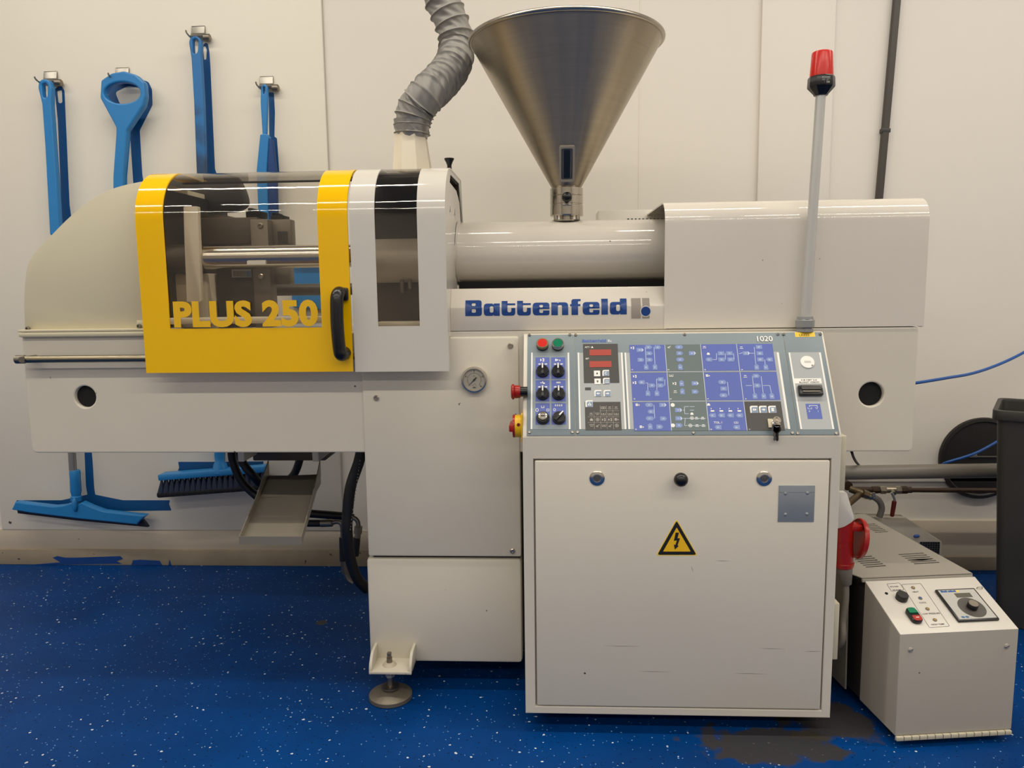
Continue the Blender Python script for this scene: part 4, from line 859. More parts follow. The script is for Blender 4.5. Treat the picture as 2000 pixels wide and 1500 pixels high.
# ---- display block
db = on_panel('display_block', prect(1138.5, 673, 1206, 749), TILED, P2, PW + 0.0004, 0.0006)
for r in ((1151, 684, 1193.5, 695.5), (1151, 706.5, 1194, 718.5)): on_panel('red_display', prect(*r), LED, P2, PW + 0.001, 0.0006)
txt('print', 'ACT /', 1147.5, 680.5, 3.6, P2, bold=0.0001, wpx=11); icn = MB(); ic(icn, 1156.5, 679, [[(-2.5, -2), (2.5, -2), (0, 2.5)]], PW + 0.001)
txt('print', 'SET', 1147, 703, 3.6, P2, bold=0.0001, wpx=7)
def keycap(px, py, m, sz=12.5, glyph=None, gm=INKK, cut=True):
    u, v = pp(px, py); h_ = sz / 800 / 2
    sh = [(u - h_, v - h_), (u + h_, v - h_), (u + h_, v + h_), (u - h_, v + h_)]
    k_ = obj('key_button', MB().flat([rpoly(sh, [0.0006, 0.0006, 0.0006, 0.005 if cut else 0.0006], 3)], 0.0006, MP @ MZ(PW + 0.001)), PWHITE, P2)
    if cut:
        s2 = [(u - h_ * .62, v - h_ * .95), (u + h_ * .95, v - h_ * .95), (u + h_ * .95, v + h_ * .62), (u - h_ * .62, v + h_ * .62)]
        obj('key_face', MB().flat([rpoly(s2, [0, 0, 0, 0.004], 3)], 0.0003, MP @ MZ(PW + 0.0016)), m, P2)
    if glyph:
        g = MB()
        for pl in glyph: ic(g, px + (0.8 if cut else 0), py + (0.8 if cut else 0), pl, PW + 0.0019)
        obj('key_symbol', g, gm, P2)
keycap(1166, 730.5, PWHITE, glyph=[[[(-2, -1.5), (2, -1.5), (0, 3)]]], cut=False)
keycap(1167, 746, PWHITE, glyph=[[[(-2, 1.5), (2, 1.5), (0, -3)]]], cut=False)
keycap(1183, 729.5, KEYG, 13.5, [[[(3 * math.cos(math.radians(a_)), 3.2 * math.sin(math.radians(a_))) for a_ in range(45, 316, 30)] + [(1.8 * math.cos(math.radians(a_)), 2 * math.sin(math.radians(a_))) for a_ in range(315, 44, -30)]]], PWHITE)
keycap(1184, 745, KEYG, 13.5, [[rect_(0.5, 1.6, 7, 1)], [rect_(0.5, -2.2, 8, 1.5)]], PWHITE)
keycap(1167.5, 769, KEYG, 14, [[[(-4, 0), (0, 2.6), (0, 1), (3.5, 1), (3.5, -1), (0, -1), (0, -2.6)]]], PWHITE)
keycap(1185.5, 769, KEYG, 14, [[[(4, 0), (0, 2.6), (0, 1), (-3.5, 1), (-3.5, -1), (0, -1), (0, -2.6)]]], PWHITE)
on_panel('print', prect(1142.5, 757.5, 1154, 763), TILED, P2, PW + 0.0005, 0.0003)
kd = on_panel('status_block', prect(1142, 786, 1211.5, 841), TILED, P2, PW + 0.0004, 0.0006)
keycap(1150.5, 789.5, KEYG, 14.5, [[[(-4, -3), (4, -3), (0, 4)], [(-1.8, -1.7), (1.8, -1.7), (0, 1.9)]]], PWHITE)
st = MB(); random.seed(3)
PXS = [1154, 1166, 1178, 1190.5, 1203]; PYS = [797.5, 809.5, 820.5, 832]
def spx(i, j): return PXS[i] + (PYS[j] - 797) * 0.045, PYS[j]
def icon_any(mb, px, py, kind, w):
    if kind == 0: ic(mb, px, py, [rect_(0, 0, 8.5, 5), rect_(-2, 0, 2.6, 3), rect_(2, 0, 2.6, 3)], w)
    elif kind == 1: ic(mb, px, py, [rect_(0, 1.5, 5, 1.4)], w); ic(mb, px, py, [rect_(0, -2, 7, 1)], w)
    elif kind == 2: ic(mb, px, py, [[(-4, 2.5), (-4, -2.5), (4, -2.5), (4, 2.5), (3.2, 2.5), (3.2, -1.7), (-3.2, -1.7), (-3.2, 2.5)]], w); ic(mb, px, py, [rect_(0, 0.4, 2.4, 2)], w)
    elif kind == 3: mould_icon(mb, px, py, 0.85)
    elif kind == 4: ic(mb, px, py, [circ(0, 0, 3.6, 16), circ(0, 0, 2.7, 16)], w); ic(mb, px, py, [rect_(0, 0, 2.2, 2.6)], w)
    elif kind == 5: ic(mb, px, py, [rect_(-3, 1.8, 2, 1.6)], w); ic(mb, px, py, [rect_(0, 1.8, 2, 1.6)], w); ic(mb, px, py, [rect_(3, 1.8, 2, 1.6)], w); ic(mb, px, py, [rect_(0, -1.5, 6, 1)], w)
    elif kind == 6: ic(mb, px, py, [rect_(-1.5, 0.5, 4.5, 5), rect_(-1.5, 0.5, 2.5, .9)], w); ic(mb, px, py, [[(2, -2), (2, 2), (4.5, 0)]], w)
    elif kind == 7: ic(mb, px, py, [[(-3.2, -2.5), (3.2, -2.5), (2.4, 1.5), (0, 3), (-2.4, 1.5)]], w)
    elif kind == 8: ic(mb, px, py, [[(-4, -1), (3, 2.2), (3.4, 1.4), (-3.6, -1.9)]], w); ic(mb, px, py, [rect_(-1, -2.4, 4, 1.2)], w)
K = [[None, None, 0, 1, 1], [1, 5, 2, 2, 2], [7, 4, 3, 3, 6], [5, 8, 2, 8, 4]]
for j in range(4):
    for i in range(5):
        if K[j][i] is not None: icon_any(st, *spx(i, j), K[j][i], PW + 0.001)
for j in range(3):
    a_, b_ = pp(1147.5 if j else 1171, PYS[j] + 5.7), pp(1209, PYS[j] + 5.7); st.box(a_[0], b_[0], a_[1] - .0003, a_[1] + .0003, PW + 0.001, PW + 0.0013, 0, MP)
for i in range(4):
    x = PXS[i] + 6; a_, b_ = pp(x, 793 if i > 0 else 804), pp(x, 839); st.box(a_[0] - .0003, a_[0] + .0003, b_[1], a_[1], PW + 0.001, PW + 0.0013, 0, MP)
obj('status_pictograms', st, mat('status_print', (178, 172, 160), 0.5), P2)
obj('print', icn, PWHITE, P2)
# ---- membrane keypad: twelve tiles with printed keys
cols = [(1228.7, 1297.3), (1298.8, 1366.8), (1368.6, 1437.2), (1438.8, 1508)]
rows = [(673.5, 725.3), (728.4, 782.8), (785.8, 842)]
ucol = [(pp(a_, 673.5)[0], pp(b_, 673.5)[0]) for a_, b_ in cols]
vrow = [(pp(1370, b_)[1], pp(1370, a_)[1]) for a_, b_ in rows]
WT = PW + 0.0004
for j in range(3):
    for i in range(4):
        m = TILEG if i == 1 else (TILED if (i == 3 and j == 2) else TILEB)
        on_panel('membrane_tile', (ucol[i][0], vrow[j][0], ucol[i][1], vrow[j][1]), m, P2, WT, 0.0005)
for i in range(1, 4):
    uu = (ucol[i - 1][1] + ucol[i][0]) / 2; obj('tile_divider', MB().box(uu - .0007, uu + .0007, vrow[2][0], vrow[0][1], WT, WT + 0.0007, 0, MP), KEYL, P2)
for j in range(1, 3):
    vv_ = (vrow[j - 1][0] + vrow[j][1]) / 2; obj('tile_divider', MB().box(ucol[0][0], ucol[3][1], vv_ - .0012, vv_ + .0012, WT, WT + 0.0007, 0, MP), mat('divider', (160, 168, 176), 0.5), P2)
KS = {'R': [(-6, -3.6), (3.5, -3.6), (6.8, 0), (3.5, 3.6), (-6, 3.6)], 'L': [(6, -3.6), (-3.5, -3.6), (-6.8, 0), (-3.5, 3.6), (6, 3.6)],
      'LR': [(-5, -3.6), (5, -3.6), (8, 0), (5, 3.6), (-5, 3.6), (-8, 0)], 'U': [(-4.3, -5), (4.3, -5), (4.3, 2.8), (0, 6), (-4.3, 2.8)], 'S': [(-6, -3.6), (6, -3.6), (6, 3.6), (-6, 3.6)]}
KEYS = [(1249.4, 684.7, 'R', 1), (1266.7, 679.3, 'R'), (1284.3, 679.5, 'R'), (1268, 691.3, 'R'), (1251.3, 704, 'R'), (1268.4, 703.8, 'R'), (1261.8, 717.7, 'U'), (1279, 717.7, 'U'),
        (1252.7, 747.8, 'L'), (1273.3, 754, 'R'), (1289.4, 742, 'L'), (1290, 754, 'R'), (1265.2, 769, 'U'), (1282.8, 769, 'U'),
        (1267.4, 791.8, 'LR'), (1293.8, 792, 'R', 1), (1271, 805, 'L'), (1268.9, 818.2, 'LR'), (1295.3, 818.6, 'R'), (1269.6, 834, 'U'), (1288, 834.5, 'R'),
        (1326, 678.9, 'LR'), (1327, 691, 'R'), (1328, 703.4, 'LR'), (1328.4, 717.8, 'U'), (1351.3, 691, 'R', 1),
        (1331, 749.8, 'U'), (1332.4, 765.5, 'U'), (1356.7, 749.8, 'R', 1), (1357.2, 766, 'R'), (1324.3, 802, 'R', 1), (1325.2, 818.2, 'R', 1), (1326, 831.7, 'R'),
        (1408, 691.3, 'S'), (1424.2, 691.3, 'S'), (1384.2, 703.4, 'L'), (1408.9, 703.4, 'S'), (1426.5, 703.4, 'S'),
        (1410, 747.5, 'LR'), (1412.9, 760.2, 'S'), (1412.5, 773.2, 'LR'), (1391.4, 812.3, 'L'), (1408.9, 812.3, 'L'), (1426.5, 812.3, 'L'), (1444, 812.3, 'L'), (1402.2, 835.4, 'L'), (1438.2, 835.4, 'L'),
        (1481.8, 679, 'S'), (1483.6, 691.3, 'S'), (1484.5, 703.4, 'S'), (1502.5, 703.4, 'L'), (1456.6, 691, 'R', 1), (1477.3, 718, 'U'), (1495.3, 718, 'U'),
        (1476.4, 735.5, 'R'), (1478.7, 754, 'R'), (1474, 774.5, 'U'), (1491.2, 774.5, 'U'), (1507.0, 774.5, 'U')]
dig = MB()
for n, kk in enumerate(KEYS):
    u, v = pp(kk[0], kk[1]); sh = KS[kk[2]]
    obj('membrane_key', MB().flat([[(u + a_ * 1.04 / 800, v + b_ * 1.25 / 800) for a_, b_ in sh]], 0.0004, MP @ MZ(WT + 0.0005)), KEYB, P2)
    if len(kk) > 3: ic(dig, kk[0] + 5.2, kk[1], [[(-1.5, -4.5), (2.4, 0), (-1.5, 4.5)]], WT + 0.0009)
    dig.text('%d' % (40 + n % 60), 0.0056, MP @ Matrix.Translation((u - 0.0004, v - 0.0020 - (0.0008 if kk[2] == 'U' else 0), WT + 0.0009)), 0.0002, 0.0001, 'CENTER')
obj('key_print', dig, mat('key_digit', (200, 210, 230), 0.5), P2)['kind'] = 'stuff'
ln = MB()
def line(*pts):
    for (ax, ay), (bx_, by_) in zip(pts, pts[1:]):
        a_, b_ = Vector(pp(ax, ay)), Vector(pp(bx_, by_)); d_ = (b_ - a_); nrm = Vector((-d_.y, d_.x)).normalized() * 0.0006
        ln.flat([[tuple(a_ - nrm), tuple(b_ - nrm), tuple(b_ + nrm), tuple(a_ + nrm)]], 0.0002, MP @ MZ(WT + 0.0005))
line((1260, 679), (1261.8, 712)); line((1277, 679), (1279, 712)); line((1260.5, 749), (1265, 749), (1265, 764)); line((1282, 741), (1282.8, 763)); line((1298, 742), (1298, 754)); line((1277, 792), (1278.5, 818))
line((1391, 703.4), (1399, 703.4), (1399, 691)); line((1416, 691), (1416.5, 703.4)); line((1432, 691), (1433.5, 703.4)); line((1420.5, 747), (1423, 773))
line((1472.5, 679), (1475.5, 712)); line((1463, 691), (1473, 691)); line((1443, 692), (1450, 690)); line((1493, 703.4), (1493.7, 712)); line((1469, 735), (1472.5, 769)); line((1486, 736), (1490, 769)); line((1456, 754), (1468, 754)); line((1490, 754), (1503, 754), (1506, 769))
line((1334, 802), (1336.5, 802)); line((1336.5, 795), (1337, 809)); line((1336.5, 795), (1345, 795)); line((1337, 809), (1345, 809)); line((1347, 795), (1356, 795)); line((1347, 802), (1355, 802)); line((1334, 818), (1338, 818), (1337, 832)); line((1338, 818), (1343, 818)); line((1337, 832), (1342, 832)); line((1343, 818), (1378, 818)); line((1343, 832), (1378, 832))
obj('flow_lines', ln, KEYL, P2)
pi = MB(); wI = WT + 0.0006
for px, py, kd_ in ((1235, 680.5, 3), (1239.5, 736, 3), (1239, 748.5, 3), (1245, 792, 6), (1253, 835, 6), (1307, 678.5, 8), (1310.5, 734.5, 2), (1317, 750, 3), (1318.5, 766, 1), (1375.5, 679, 1), (1383, 692, 7), (1382, 735, 6), (1447.5, 680, 1), (1455, 736, 1), (1351, 817.5, 4), (1360, 817.5, 1), (1372, 817.5, 1), (1348, 832, 4), (1361, 832, 1), (1373.5, 832, 1), (1383.5, 791, 7), (1351, 809, 7)): icon_any(pi, px, py, kd_, wI)
for x in (1391, 1408.5, 1426, 1443.5): ic(pi, x, 803.6, [rect_(0, 0, 7, 3)], wI); ic(pi, x - 2.5, 799, [rect_(0, 0, 1.3, 3)], wI)
for px, py in ((1313.5, 792), (1314, 831.7)): ic(pi, px, py, [circ(0, 0, 4, 16)], wI)
for s_, px, py in (('01', 1235, 724), ('04', 1305.5, 724), ('06', 1377, 724), ('09', 1449, 724), ('02', 1239, 781), ('05', 1310, 781), ('07', 1382.5, 781), ('10', 1456, 781), ('03', 1242, 840.5), ('08', 1388.5, 840.5), ('11', 1463.5, 840.5)):
    u, v = pp(px, py); pi.text(s_, 0.004, MP @ Matrix.Translation((u, v, wI)), 0.0002, 0.0001, 'CENTER')
for s_, px in (('TOL. I', 1402), ('I,S,I', 1437.5)):
    u, v = pp(px, 828); pi.text(s_, 0.0075, MP @ Matrix.Translation((u, v, wI)), 0.0002, 0.0001, 'CENTER')
obj('tile_pictograms', pi, PWHITE, P2)
for px, gl in ((1472, [[(-3, -2), (2, -2), (4, 0), (2, 2), (-3, 2)], rect_(0, 0, 2, 1.2)]), (1489.5, [[(-3, -1), (0, -1), (0, -3), (4, 0), (0, 3), (0, 1), (-3, 1)]]), (1507.5, [[(-3, -3.5), (3, -3.5), (2, 0), (3.2, 3.5), (-2.6, 3.5), (-2, 0)]])):
    keycap(px, 800.5, KEYG, 15, [gl], PWHITE)
# model number, sticker, maker mark
txt('model_number', '1020', 1492.5, 667.5, 12.2, P2, PWHITE, 0.0003, 'CENTER', 31)
u0, v0_ = pp(1137, 669.5); u1, _ = pp(1184, 669.5); hgt = pp(1160, 663.5)[1] - v0_
obj('maker_print', wordmark(u0, u1, hgt, MP @ Matrix.Translation((0, v0_, PW + 0.0002)), 0.0003), mat('maker_print_blue', (78, 104, 178), 0.5), P2)
mm = MB(); ic(mm, 1189, 666.5, [rect_(0, 0, 4, 6)], PW + 0.0002); ic(mm, 1193, 667.5, [rect_(0, 0, 2.5, 4)], PW + 0.0002); obj('maker_mark', mm, mat('mark_light', (190, 196, 200), 0.5), P2)
ys = on_panel('id_sticker', prect(1551.5, 650.0, 1590.5, 658.8), LABY, P3, PW, 0.0004)
txt('sticker_text', 'LK022', 1570.5, 657.3, 5.4, P3, mat('sticker_ink', (120, 90, 30), 0.5), 0.0001, 'CENTER', 20, PW + 0.0004)
# hour meter, label, latch, blue marking on the side plate
M = at_panel(1576.3, 708.5)
rd = obj('round_cap', MB().lathe([(0, 0), (0.0172, 0), (0.0172, 0.002), (0.0162, 0.003), (0, 0.003)], 36, M), PWHITE, cb)
obj('cap_mark', MB().flat([rr(-0.008, 0.0012, 0.008, 0.0022)], 0.0003, M @ MZ(0.003)).flat([rr(-0.008, -0.0022, 0.008, -0.0012)], 0.0003, M @ MZ(0.003)).flat([rr(0.008, -0.012, 0.012, -0.008)], 0.0003, M @ MZ(0.003)), INKG, rd)
on_panel('text_label', prect(1550.5, 740, 1603, 750), PWHITE, P3, PW + 0.0004, 0.0004)
txt('label_text', 'F-B MBT 2-0', 1579.5, 744.3, 2.8, P3, INKK, 0, 'CENTER', 30); txt('label_text', 'BLOKST VDEOM', 1580, 748.6, 2.8, P3, INKK, 0, 'CENTER', 38)
M = at_panel(1581, 766)
lt = obj('latch', MB().box(-0.029, 0.029, -0.0125, 0.0145, 0, 0.012, 0.003, M), BLACK, cb)
obj('latch_flap', MB().box(-0.0235, 0.0235, -0.001, 0.0125, 0.0115, 0.016, 0.002, M), mat('flap_grey', (64, 62, 58), 0.35), lt)
obj('latch_bar', MB().box(-0.021, 0.021, -0.0065, -0.0035, 0.0115, 0.0155, 0.001, M), DULL, lt)
on_panel('blue_marking', prect(1572.5, 789.5, 1601, 819), TILEB, P3, PW + 0.0004, 0.0004)
m_ = MB(); ic(m_, 1588, 796, [[(-8, 0), (-8, 4), (8, 4), (8, 0), (6.6, 0), (6.6, 2.7), (-6.6, 2.7), (-6.6, 0)]], PW + 0.0008); ic(m_, 1581, 798, [[(-4, -2), (4, -2), (4, 2), (3, 2), (3, -1), (-3, -1), (-3, 2), (-4, 2)]], PW + 0.0008); ic(m_, 1594.5, 798, [[(-3, 2), (0, -2.5), (3, 2), (2, 2), (0, -.8), (-2, 2)]], PW + 0.0008)
obj('marking_print', m_, KEYL, P3); txt('marking_text', '0', 1580.5, 806, 4, P3, KEYL, 0.0001); txt('marking_text', '1', 1597.5, 806, 4, P3, KEYL, 0.0001)
# key switch plate on the dark tile
M = at_panel(1511, 829, WT + 0.0005)
ks = obj('key_switch', MB().box(-0.0145, 0.0145, -0.011, 0.012, 0, 0.005, 0.001, M), mat('switch_cream', (206, 196, 170), 0.35), cb)
obj('key_barrel', MB().lathe([(0, 0.004), (0.0075, 0.004), (0.0075, 0.011), (0.006, 0.012), (0, 0.012)], 24, M), CHROME, ks)
# emergency stop and main switch on the left side
ey_ = 1.885
q = at(1020, 765, ey_)
es = obj('emergency_stop', MB().lathe([(0, -0.012), (0.0125, -0.012), (0.0125, 0.016), (0, 0.016)], 24, Matrix.Translation((CX0, ey_, q.z)) @ Matrix.Rotation(-PI / 2, 4, 'Y')), BLACK, cb)
obj('stop_cap', MB().lathe([(0, 0.006), (0.0155, 0.006), (0.0165, 0.018), (0.0155, 0.0195), (0.019, 0.022), (0.0195, 0.0255), (0.016, 0.0285), (0, 0.0295)], 32, Matrix.Translation((CX0 + 0.0, ey_, q.z)) @ Matrix.Rotation(-PI / 2, 4, 'Y')), RED, es)
q = at(1012, 832, ey_)
ms = obj('main_switch', MB().box(CX0 - 0.004, CX0, ey_ - 0.034, ey_ + 0.034, q.z - 0.035, q.z + 0.035, 0.002).lathe([(0, 0), (0.029, 0), (0.028, 0.016), (0.0275, 0.017), (0, 0.017)], 36, Matrix.Translation((CX0 - 0.003, ey_, q.z)) @ Matrix.Rotation(-PI / 2, 4, 'Y')), YELS, cb)
obj('switch_hole', MB().cyl((CX0 - 0.0105, ey_ - 0.0285, q.z + 0.008), (CX0 - 0.0105, ey_ - 0.024, q.z + 0.008), 0.0042, n=16), mat('hole_red', (120, 20, 14), 0.5), ms)
obj('switch_handle', MB().lathe([(0, 0.017), (0.0285, 0.017), (0.029, 0.019), (0.0285, 0.0225), (0, 0.0225)], 36, Matrix.Translation((CX0 - 0.003, ey_, q.z)) @ Matrix.Rotation(-PI / 2, 4, 'Y')).box(CX0 - 0.034, CX0 - 0.022, ey_ - 0.03, ey_ + 0.03, q.z - 0.010, q.z + 0.008, 0.003), RED, ms)
# the keys left in the switch
kt = at_panel(1511, 829, WT + 0.0125).to_translation()
ky = thing('key', 'small bunch of keys dangling from the switch at the console lower right', 'key', tuple(kt))
obj('key_bow', MB().flat([circ(0, 0, 0.0095, 20), circ(0, 0.004, 0.003, 12)], 0.002, MP @ Matrix.Translation((*pp(1514, 826), WT + 0.0135))), DULL, ky)
def dangle(dx, rot, L):
    M = Matrix.Translation(kt + Vector((dx, -0.014, -0.004))) @ Matrix.Rotation(rot, 4, 'Y') @ MF(0)
    return MB().flat([rpoly([(-0.008, 0), (0.008, 0), (0.009, -0.014), (0.003, -0.02), (0.003, -L), (0.0, -L - 0.003), (-0.003, -L), (-0.002, -L * .8), (-0.004, -L * .75), (-0.003, -0.02), (-0.009, -0.014)], 0.001)], 0.002, M)
obj('key_blade', dangle(-0.003, 0.05, 0.036), DULL, ky); obj('key_blade', dangle(0.0, -0.04, 0.037), mat('key_dark', (70, 62, 50), 0.4, 0.9), ky)
obj('key_ring', MB().tube([kt + Vector((0.008 * math.sin(k * PI / 4), -0.012 - 0.001 * k, -0.002 + 0.007 * math.cos(k * PI / 4))) for k in range(9)], 0.0009, 6, 3), STEEL, ky)

# ================================================================== beacon on its pole
BXp, BYp = 0.6455, 2.000
bc = thing('signal_beacon', 'red signal lamp on a tall grey pole on the control cabinet', 'signal lamp', (BXp, BYp, PZT))
zt_ = at(1603, 187, BYp).z; tx = at(1603, 187, BYp).x
obj('pole', MB().cyl((BXp, BYp, PZT), (tx, BYp, zt_ + 0.005), 0.0122, n=24), POLE, bc)
nt_ = obj('gland_nut', MB().lathe([(0, 0), (0.021, 0), (0.021, 0.007), (0.0175, 0.008), (0.0175, 0.01), (0, 0.01)], 28, Matrix.Translation((BXp, BYp, PZT))).cyl((BXp, BYp, PZT + 0.010), (BXp, BYp, PZT + 0.032), 0.0245, n=6, bev=0.003).lathe([(0.02, 0.032), (0.019, 0.039), (0.013, 0.041)], 24, Matrix.Translation((BXp, BYp, PZT))), NUTG, bc, 20)
M = Matrix.Translation((tx, BYp, zt_))
bb = obj('lamp_base', MB().lathe([(0, 0), (0.0165, 0), (0.0175, 0.003), (0.0315, 0.018), (0.0325, 0.021), (0.0315, 0.041), (0.03, 0.044), (0, 0.044)], 10, M @ Matrix.Rotation(PI / 10, 4, 'Z')), BLACK, bc, 25)
zt2 = at(1606, 100, BYp).z - zt_
obj('lamp_lens', MB().lathe([(0, 0.043), (0.0275, 0.043), (0.0275, 0.048), (0.0245, zt2 - 0.006), (0.0235, zt2 - 0.003), (0.02, zt2 - 0.001), (0, zt2)], 40, M), LENS, bc)
lpz = MB(); Ml = M @ MF(0) @ Matrix.Translation((0.001, 0.0, 0.0312))
lpz.flat([rr(-0.0095, 0.0345, -0.0065, 0.0375)], 0.0004, Ml); lpz.flat([rr(-0.0052, 0.0348, 0.0092, 0.0372)], 0.0004, Ml)
lpz.flat([rr(-0.0095, 0.0318, 0.0095, 0.0326)], 0.0004, Ml); lpz.flat([rr(-0.0095, 0.0292, 0.006, 0.03)], 0.0004, Ml); lpz.text('CE', 0.0062, Ml @ Matrix.Translation((-0.004, 0.023, 0)), 0.0003, 0.0003); lpz.flat([rr(0.0045, 0.023, 0.0085, 0.027, 0.001), rr(0.0055, 0.0245, 0.0075, 0.0255)], 0.0004, Ml)
obj('rating_print', lpz, mat('rating_grey', (170, 168, 160), 0.5), bb)

# ================================================================== discharge chute and hydraulic hoses
ch = thing('discharge_chute', 'open sheet metal chute sloping out below the machine bed', 'chute', (-0.735, 1.9, 0.47))
L0, R0 = at(468, 1061, 1.895), at(589, 1061, 1.895)
U0, U1 = Vector((-0.892, 2.33, 0.545)), Vector((-0.727, 2.33, 0.545))
cwd = (R0 - L0).length
def tray_pt(s, k, hgt):   # s across 0..1, k along 0..1
    a_ = Vector((L0.x, 1.895, 0.472)).lerp(U0, k); b_ = Vector((R0.x, 1.895, 0.472)).lerp(U1, k); p_ = a_.lerp(b_, s); return p_ + Vector((0, 0, hgt))
bm = bmesh.new()
def quad(*p): bm.faces.new([bm.verts.new(v) for v in p])
H1, H2 = 0.021, 0.05
quad(tray_pt(0, 0, 0), tray_pt(1, 0, 0), tray_pt(1, 1, 0), tray_pt(0, 1, 0))
quad(tray_pt(0, 0, 0), tray_pt(0, 1, 0), tray_pt(0, 1, H2), tray_pt(0, .55, H1 + .004), tray_pt(0, 0, H1))
quad(tray_pt(1, 0, 0), tray_pt(1, 0, H1), tray_pt(1, .55, H1 + .004), tray_pt(1, 1, H2), tray_pt(1, 1, 0))
quad(tray_pt(0, 0, 0), tray_pt(0, 0, H1), tray_pt(1, 0, H1), tray_pt(1, 0, 0))
bmesh.ops.remove_doubles(bm, verts=bm.verts, dist=0.0005); bmesh.ops.recalc_face_normals(bm, faces=bm.faces)
tr = obj('tray', bm, GALV, ch, 25); solidify(tr, 0.0025, 0)
obj('tray_ramp', MB().prism([(0, 0), (0.14, 0), (0.14, 0.03)], 0.004, cwd - 0.004, Matrix.Translation(tray_pt(0, 0.62, 0.003)) @ Matrix.Rotation(0.16, 4, 'Z') @ MX(0)), GALV, ch)
obj('funnel', MB().box(-0.93, -0.70, 2.3, 2.5, 0.60, 0.684, 0.004), CAST, ch)
obj('funnel_side', MB().box(-0.935, -0.915, 2.2, 2.5, 0.62, 0.684, 0.003), PLATEN, ch); obj('funnel_side', MB().box(-0.71, -0.69, 2.2, 2.5, 0.62, 0.684, 0.003), PLATEN, ch)
hs = lambda pts, r, nm, lab: None
def hose(label, pts, r, fit=None):
    P = [at(*p) if len(p) == 3 else Vector(p[:3]) for p in pts]
    t_ = thing('hydraulic_hose', label, 'hose', tuple(P[0]), 'black hydraulic hoses under the bed')
    obj('hose', MB().tube(P, r, 14, 8), RUBBER, t_)
    return t_, P
hose('black hydraulic hose curving down leftmost under the machine bed', [(452, 880, 2.45), (456, 905, 2.45), (472, 940, 2.45), (500, 968, 2.45), (530, 990, 2.45), (575, 1000, 2.45), (668, 1008, 2.45), (690, 1012, 2.45)], 0.0135)
hose('black hydraulic hose bending behind the chute, second from left', [(467, 880, 2.4), (475, 905, 2.4), (495, 930, 2.4), (515, 948, 2.45), (545, 950, 2.53), (575, 925, 2.54), (590, 880, 2.54)], 0.0135)
t_, P = hose('thick black hydraulic hose hanging beside the white column', [(706, 880, 2.12), (700, 905, 2.12), (685, 950, 2.12), (679, 1000, 2.12), (678, 1040, 2.12), (684, 1090, 2.14), (697, 1128, 2.16), (716, 1150, 2.2)], 0.0158)
pr_ = MB()
for k in range(22):
    a_ = at(703 - 1.0 * k * 0.9, 900 + k * 6.4, 2.104); pr_.box(a_.x - 0.001, a_.x + 0.001, 2.1035, 2.105, a_.z - 0.002, a_.z + (0.0005 if k % 3 else 0.003))
obj('hose_print', pr_, mat('hose_print_grey', (120, 118, 110), 0.6), t_)
t_, P = hose('short black hydraulic hose with a steel elbow right of the chute', [(560, 1022, 2.4), (600, 1022, 2.4), (630, 1022, 2.4)], 0.0115)
obj('ferrule', MB().cyl(at(626, 1022, 2.4), at(650, 1021, 2.4), 0.0125, n=16, bev=0.002), DULL, t_)
obj('elbow', MB().tube([at(648, 1021, 2.4), at(660, 1019, 2.4), at(668, 1026, 2.4), at(669, 1050, 2.4), at(668, 1090, 2.4)], 0.0075, 12, 6), DULL, t_)
obj('ferrule', MB().cyl(at(669, 1050, 2.4), at(670, 1095, 2.4), 0.011, n=16), RUBBER, t_)
obj('fitting', MB().cyl(at(672, 1095, 2.4), at(676, 1120, 2.4), 0.013, n=6).tube([at(676, 1118, 2.4), at(680, 1130, 2.4), at(690, 1138, 2.4)], 0.009, 10, 4), DULL, t_)
t_, P = hose('black hydraulic hose with a hexagon fitting against the column', [(697, 1050, 2.3), (696, 1065, 2.3), (694, 1085, 2.3)], 0.011)
obj('elbow', MB().tube([at(682, 1012, 2.3), at(692, 1012, 2.3), at(699, 1020, 2.3), at(700, 1035, 2.3)], 0.007, 12, 6), DULL, t_)
obj('hex_nut', MB().cyl(at(700, 1028, 2.3), at(699, 1042, 2.3), 0.013, n=6).cyl(at(699, 1042, 2.3), at(698, 1052, 2.3), 0.010, n=6), DULL, t_)

# ================================================================== right side: temperature control unit
TYAW = math.radians(7.2)
T0 = Vector((0.830, 1.796, 0)); MT = Matrix.Translation(T0) @ Matrix.Rotation(TYAW, 4, 'Z')
tcu = thing('temperature_controller', 'grey slotted floor unit with white sloping control front beside the bin', 'temperature unit', tuple(T0))
TW, TD, ZB, ZF, ZR = 0.299, 0.166, 0.03, 0.288, 0.356
hood_ = MB().prism([(0, ZB), (TD, ZB), (TD, ZR), (0, ZF)], 0, TW, MT @ MX(0), 0.0015)
hd = obj('hood', hood_, TCUF, tcu, 20)
# sloping control face as its own lighter plate
sv = Vector((0, TD, ZR - ZF)); SL = sv.length; sv.normalize(); sn = Vector((1, 0, 0)).cross(sv)
MTF = MT @ Matrix(((1, 0, sn.x, 0), (0, sv.y, sn.y, 0), (0, sv.z, sn.z, ZF), (0, 0, 0, 1)))
MTFi = MTF.inverted()
def tp_(px, py):
    o_ = MTFi @ CAM; d_ = MTFi.to_3x3() @ ray(px, py); t_ = -o_.z / d_.z; q_ = o_ + d_ * t_; return (q_.x, q_.y)
cf = obj('control_face', MB().box(0.0005, TW - 0.0005, 0.0005, SL - 0.0005, 0, 0.0012, 0.0004, MTF), TCUW, tcu)
obj('hinge_strip', MB().box(0.002, TW - 0.002, -0.006, 0.004, ZB - 0.012, ZB - 0.001, 0.002, MT), HINGE, tcu)
hg = MB()
for k in range(1, 15): hg.box(k * TW / 15 - 0.0006, k * TW / 15 + 0.0006, -0.0063, 0, ZB - 0.0122, ZB - 0.001, 0, MT)
obj('hinge_joints', hg, DULL, tcu)
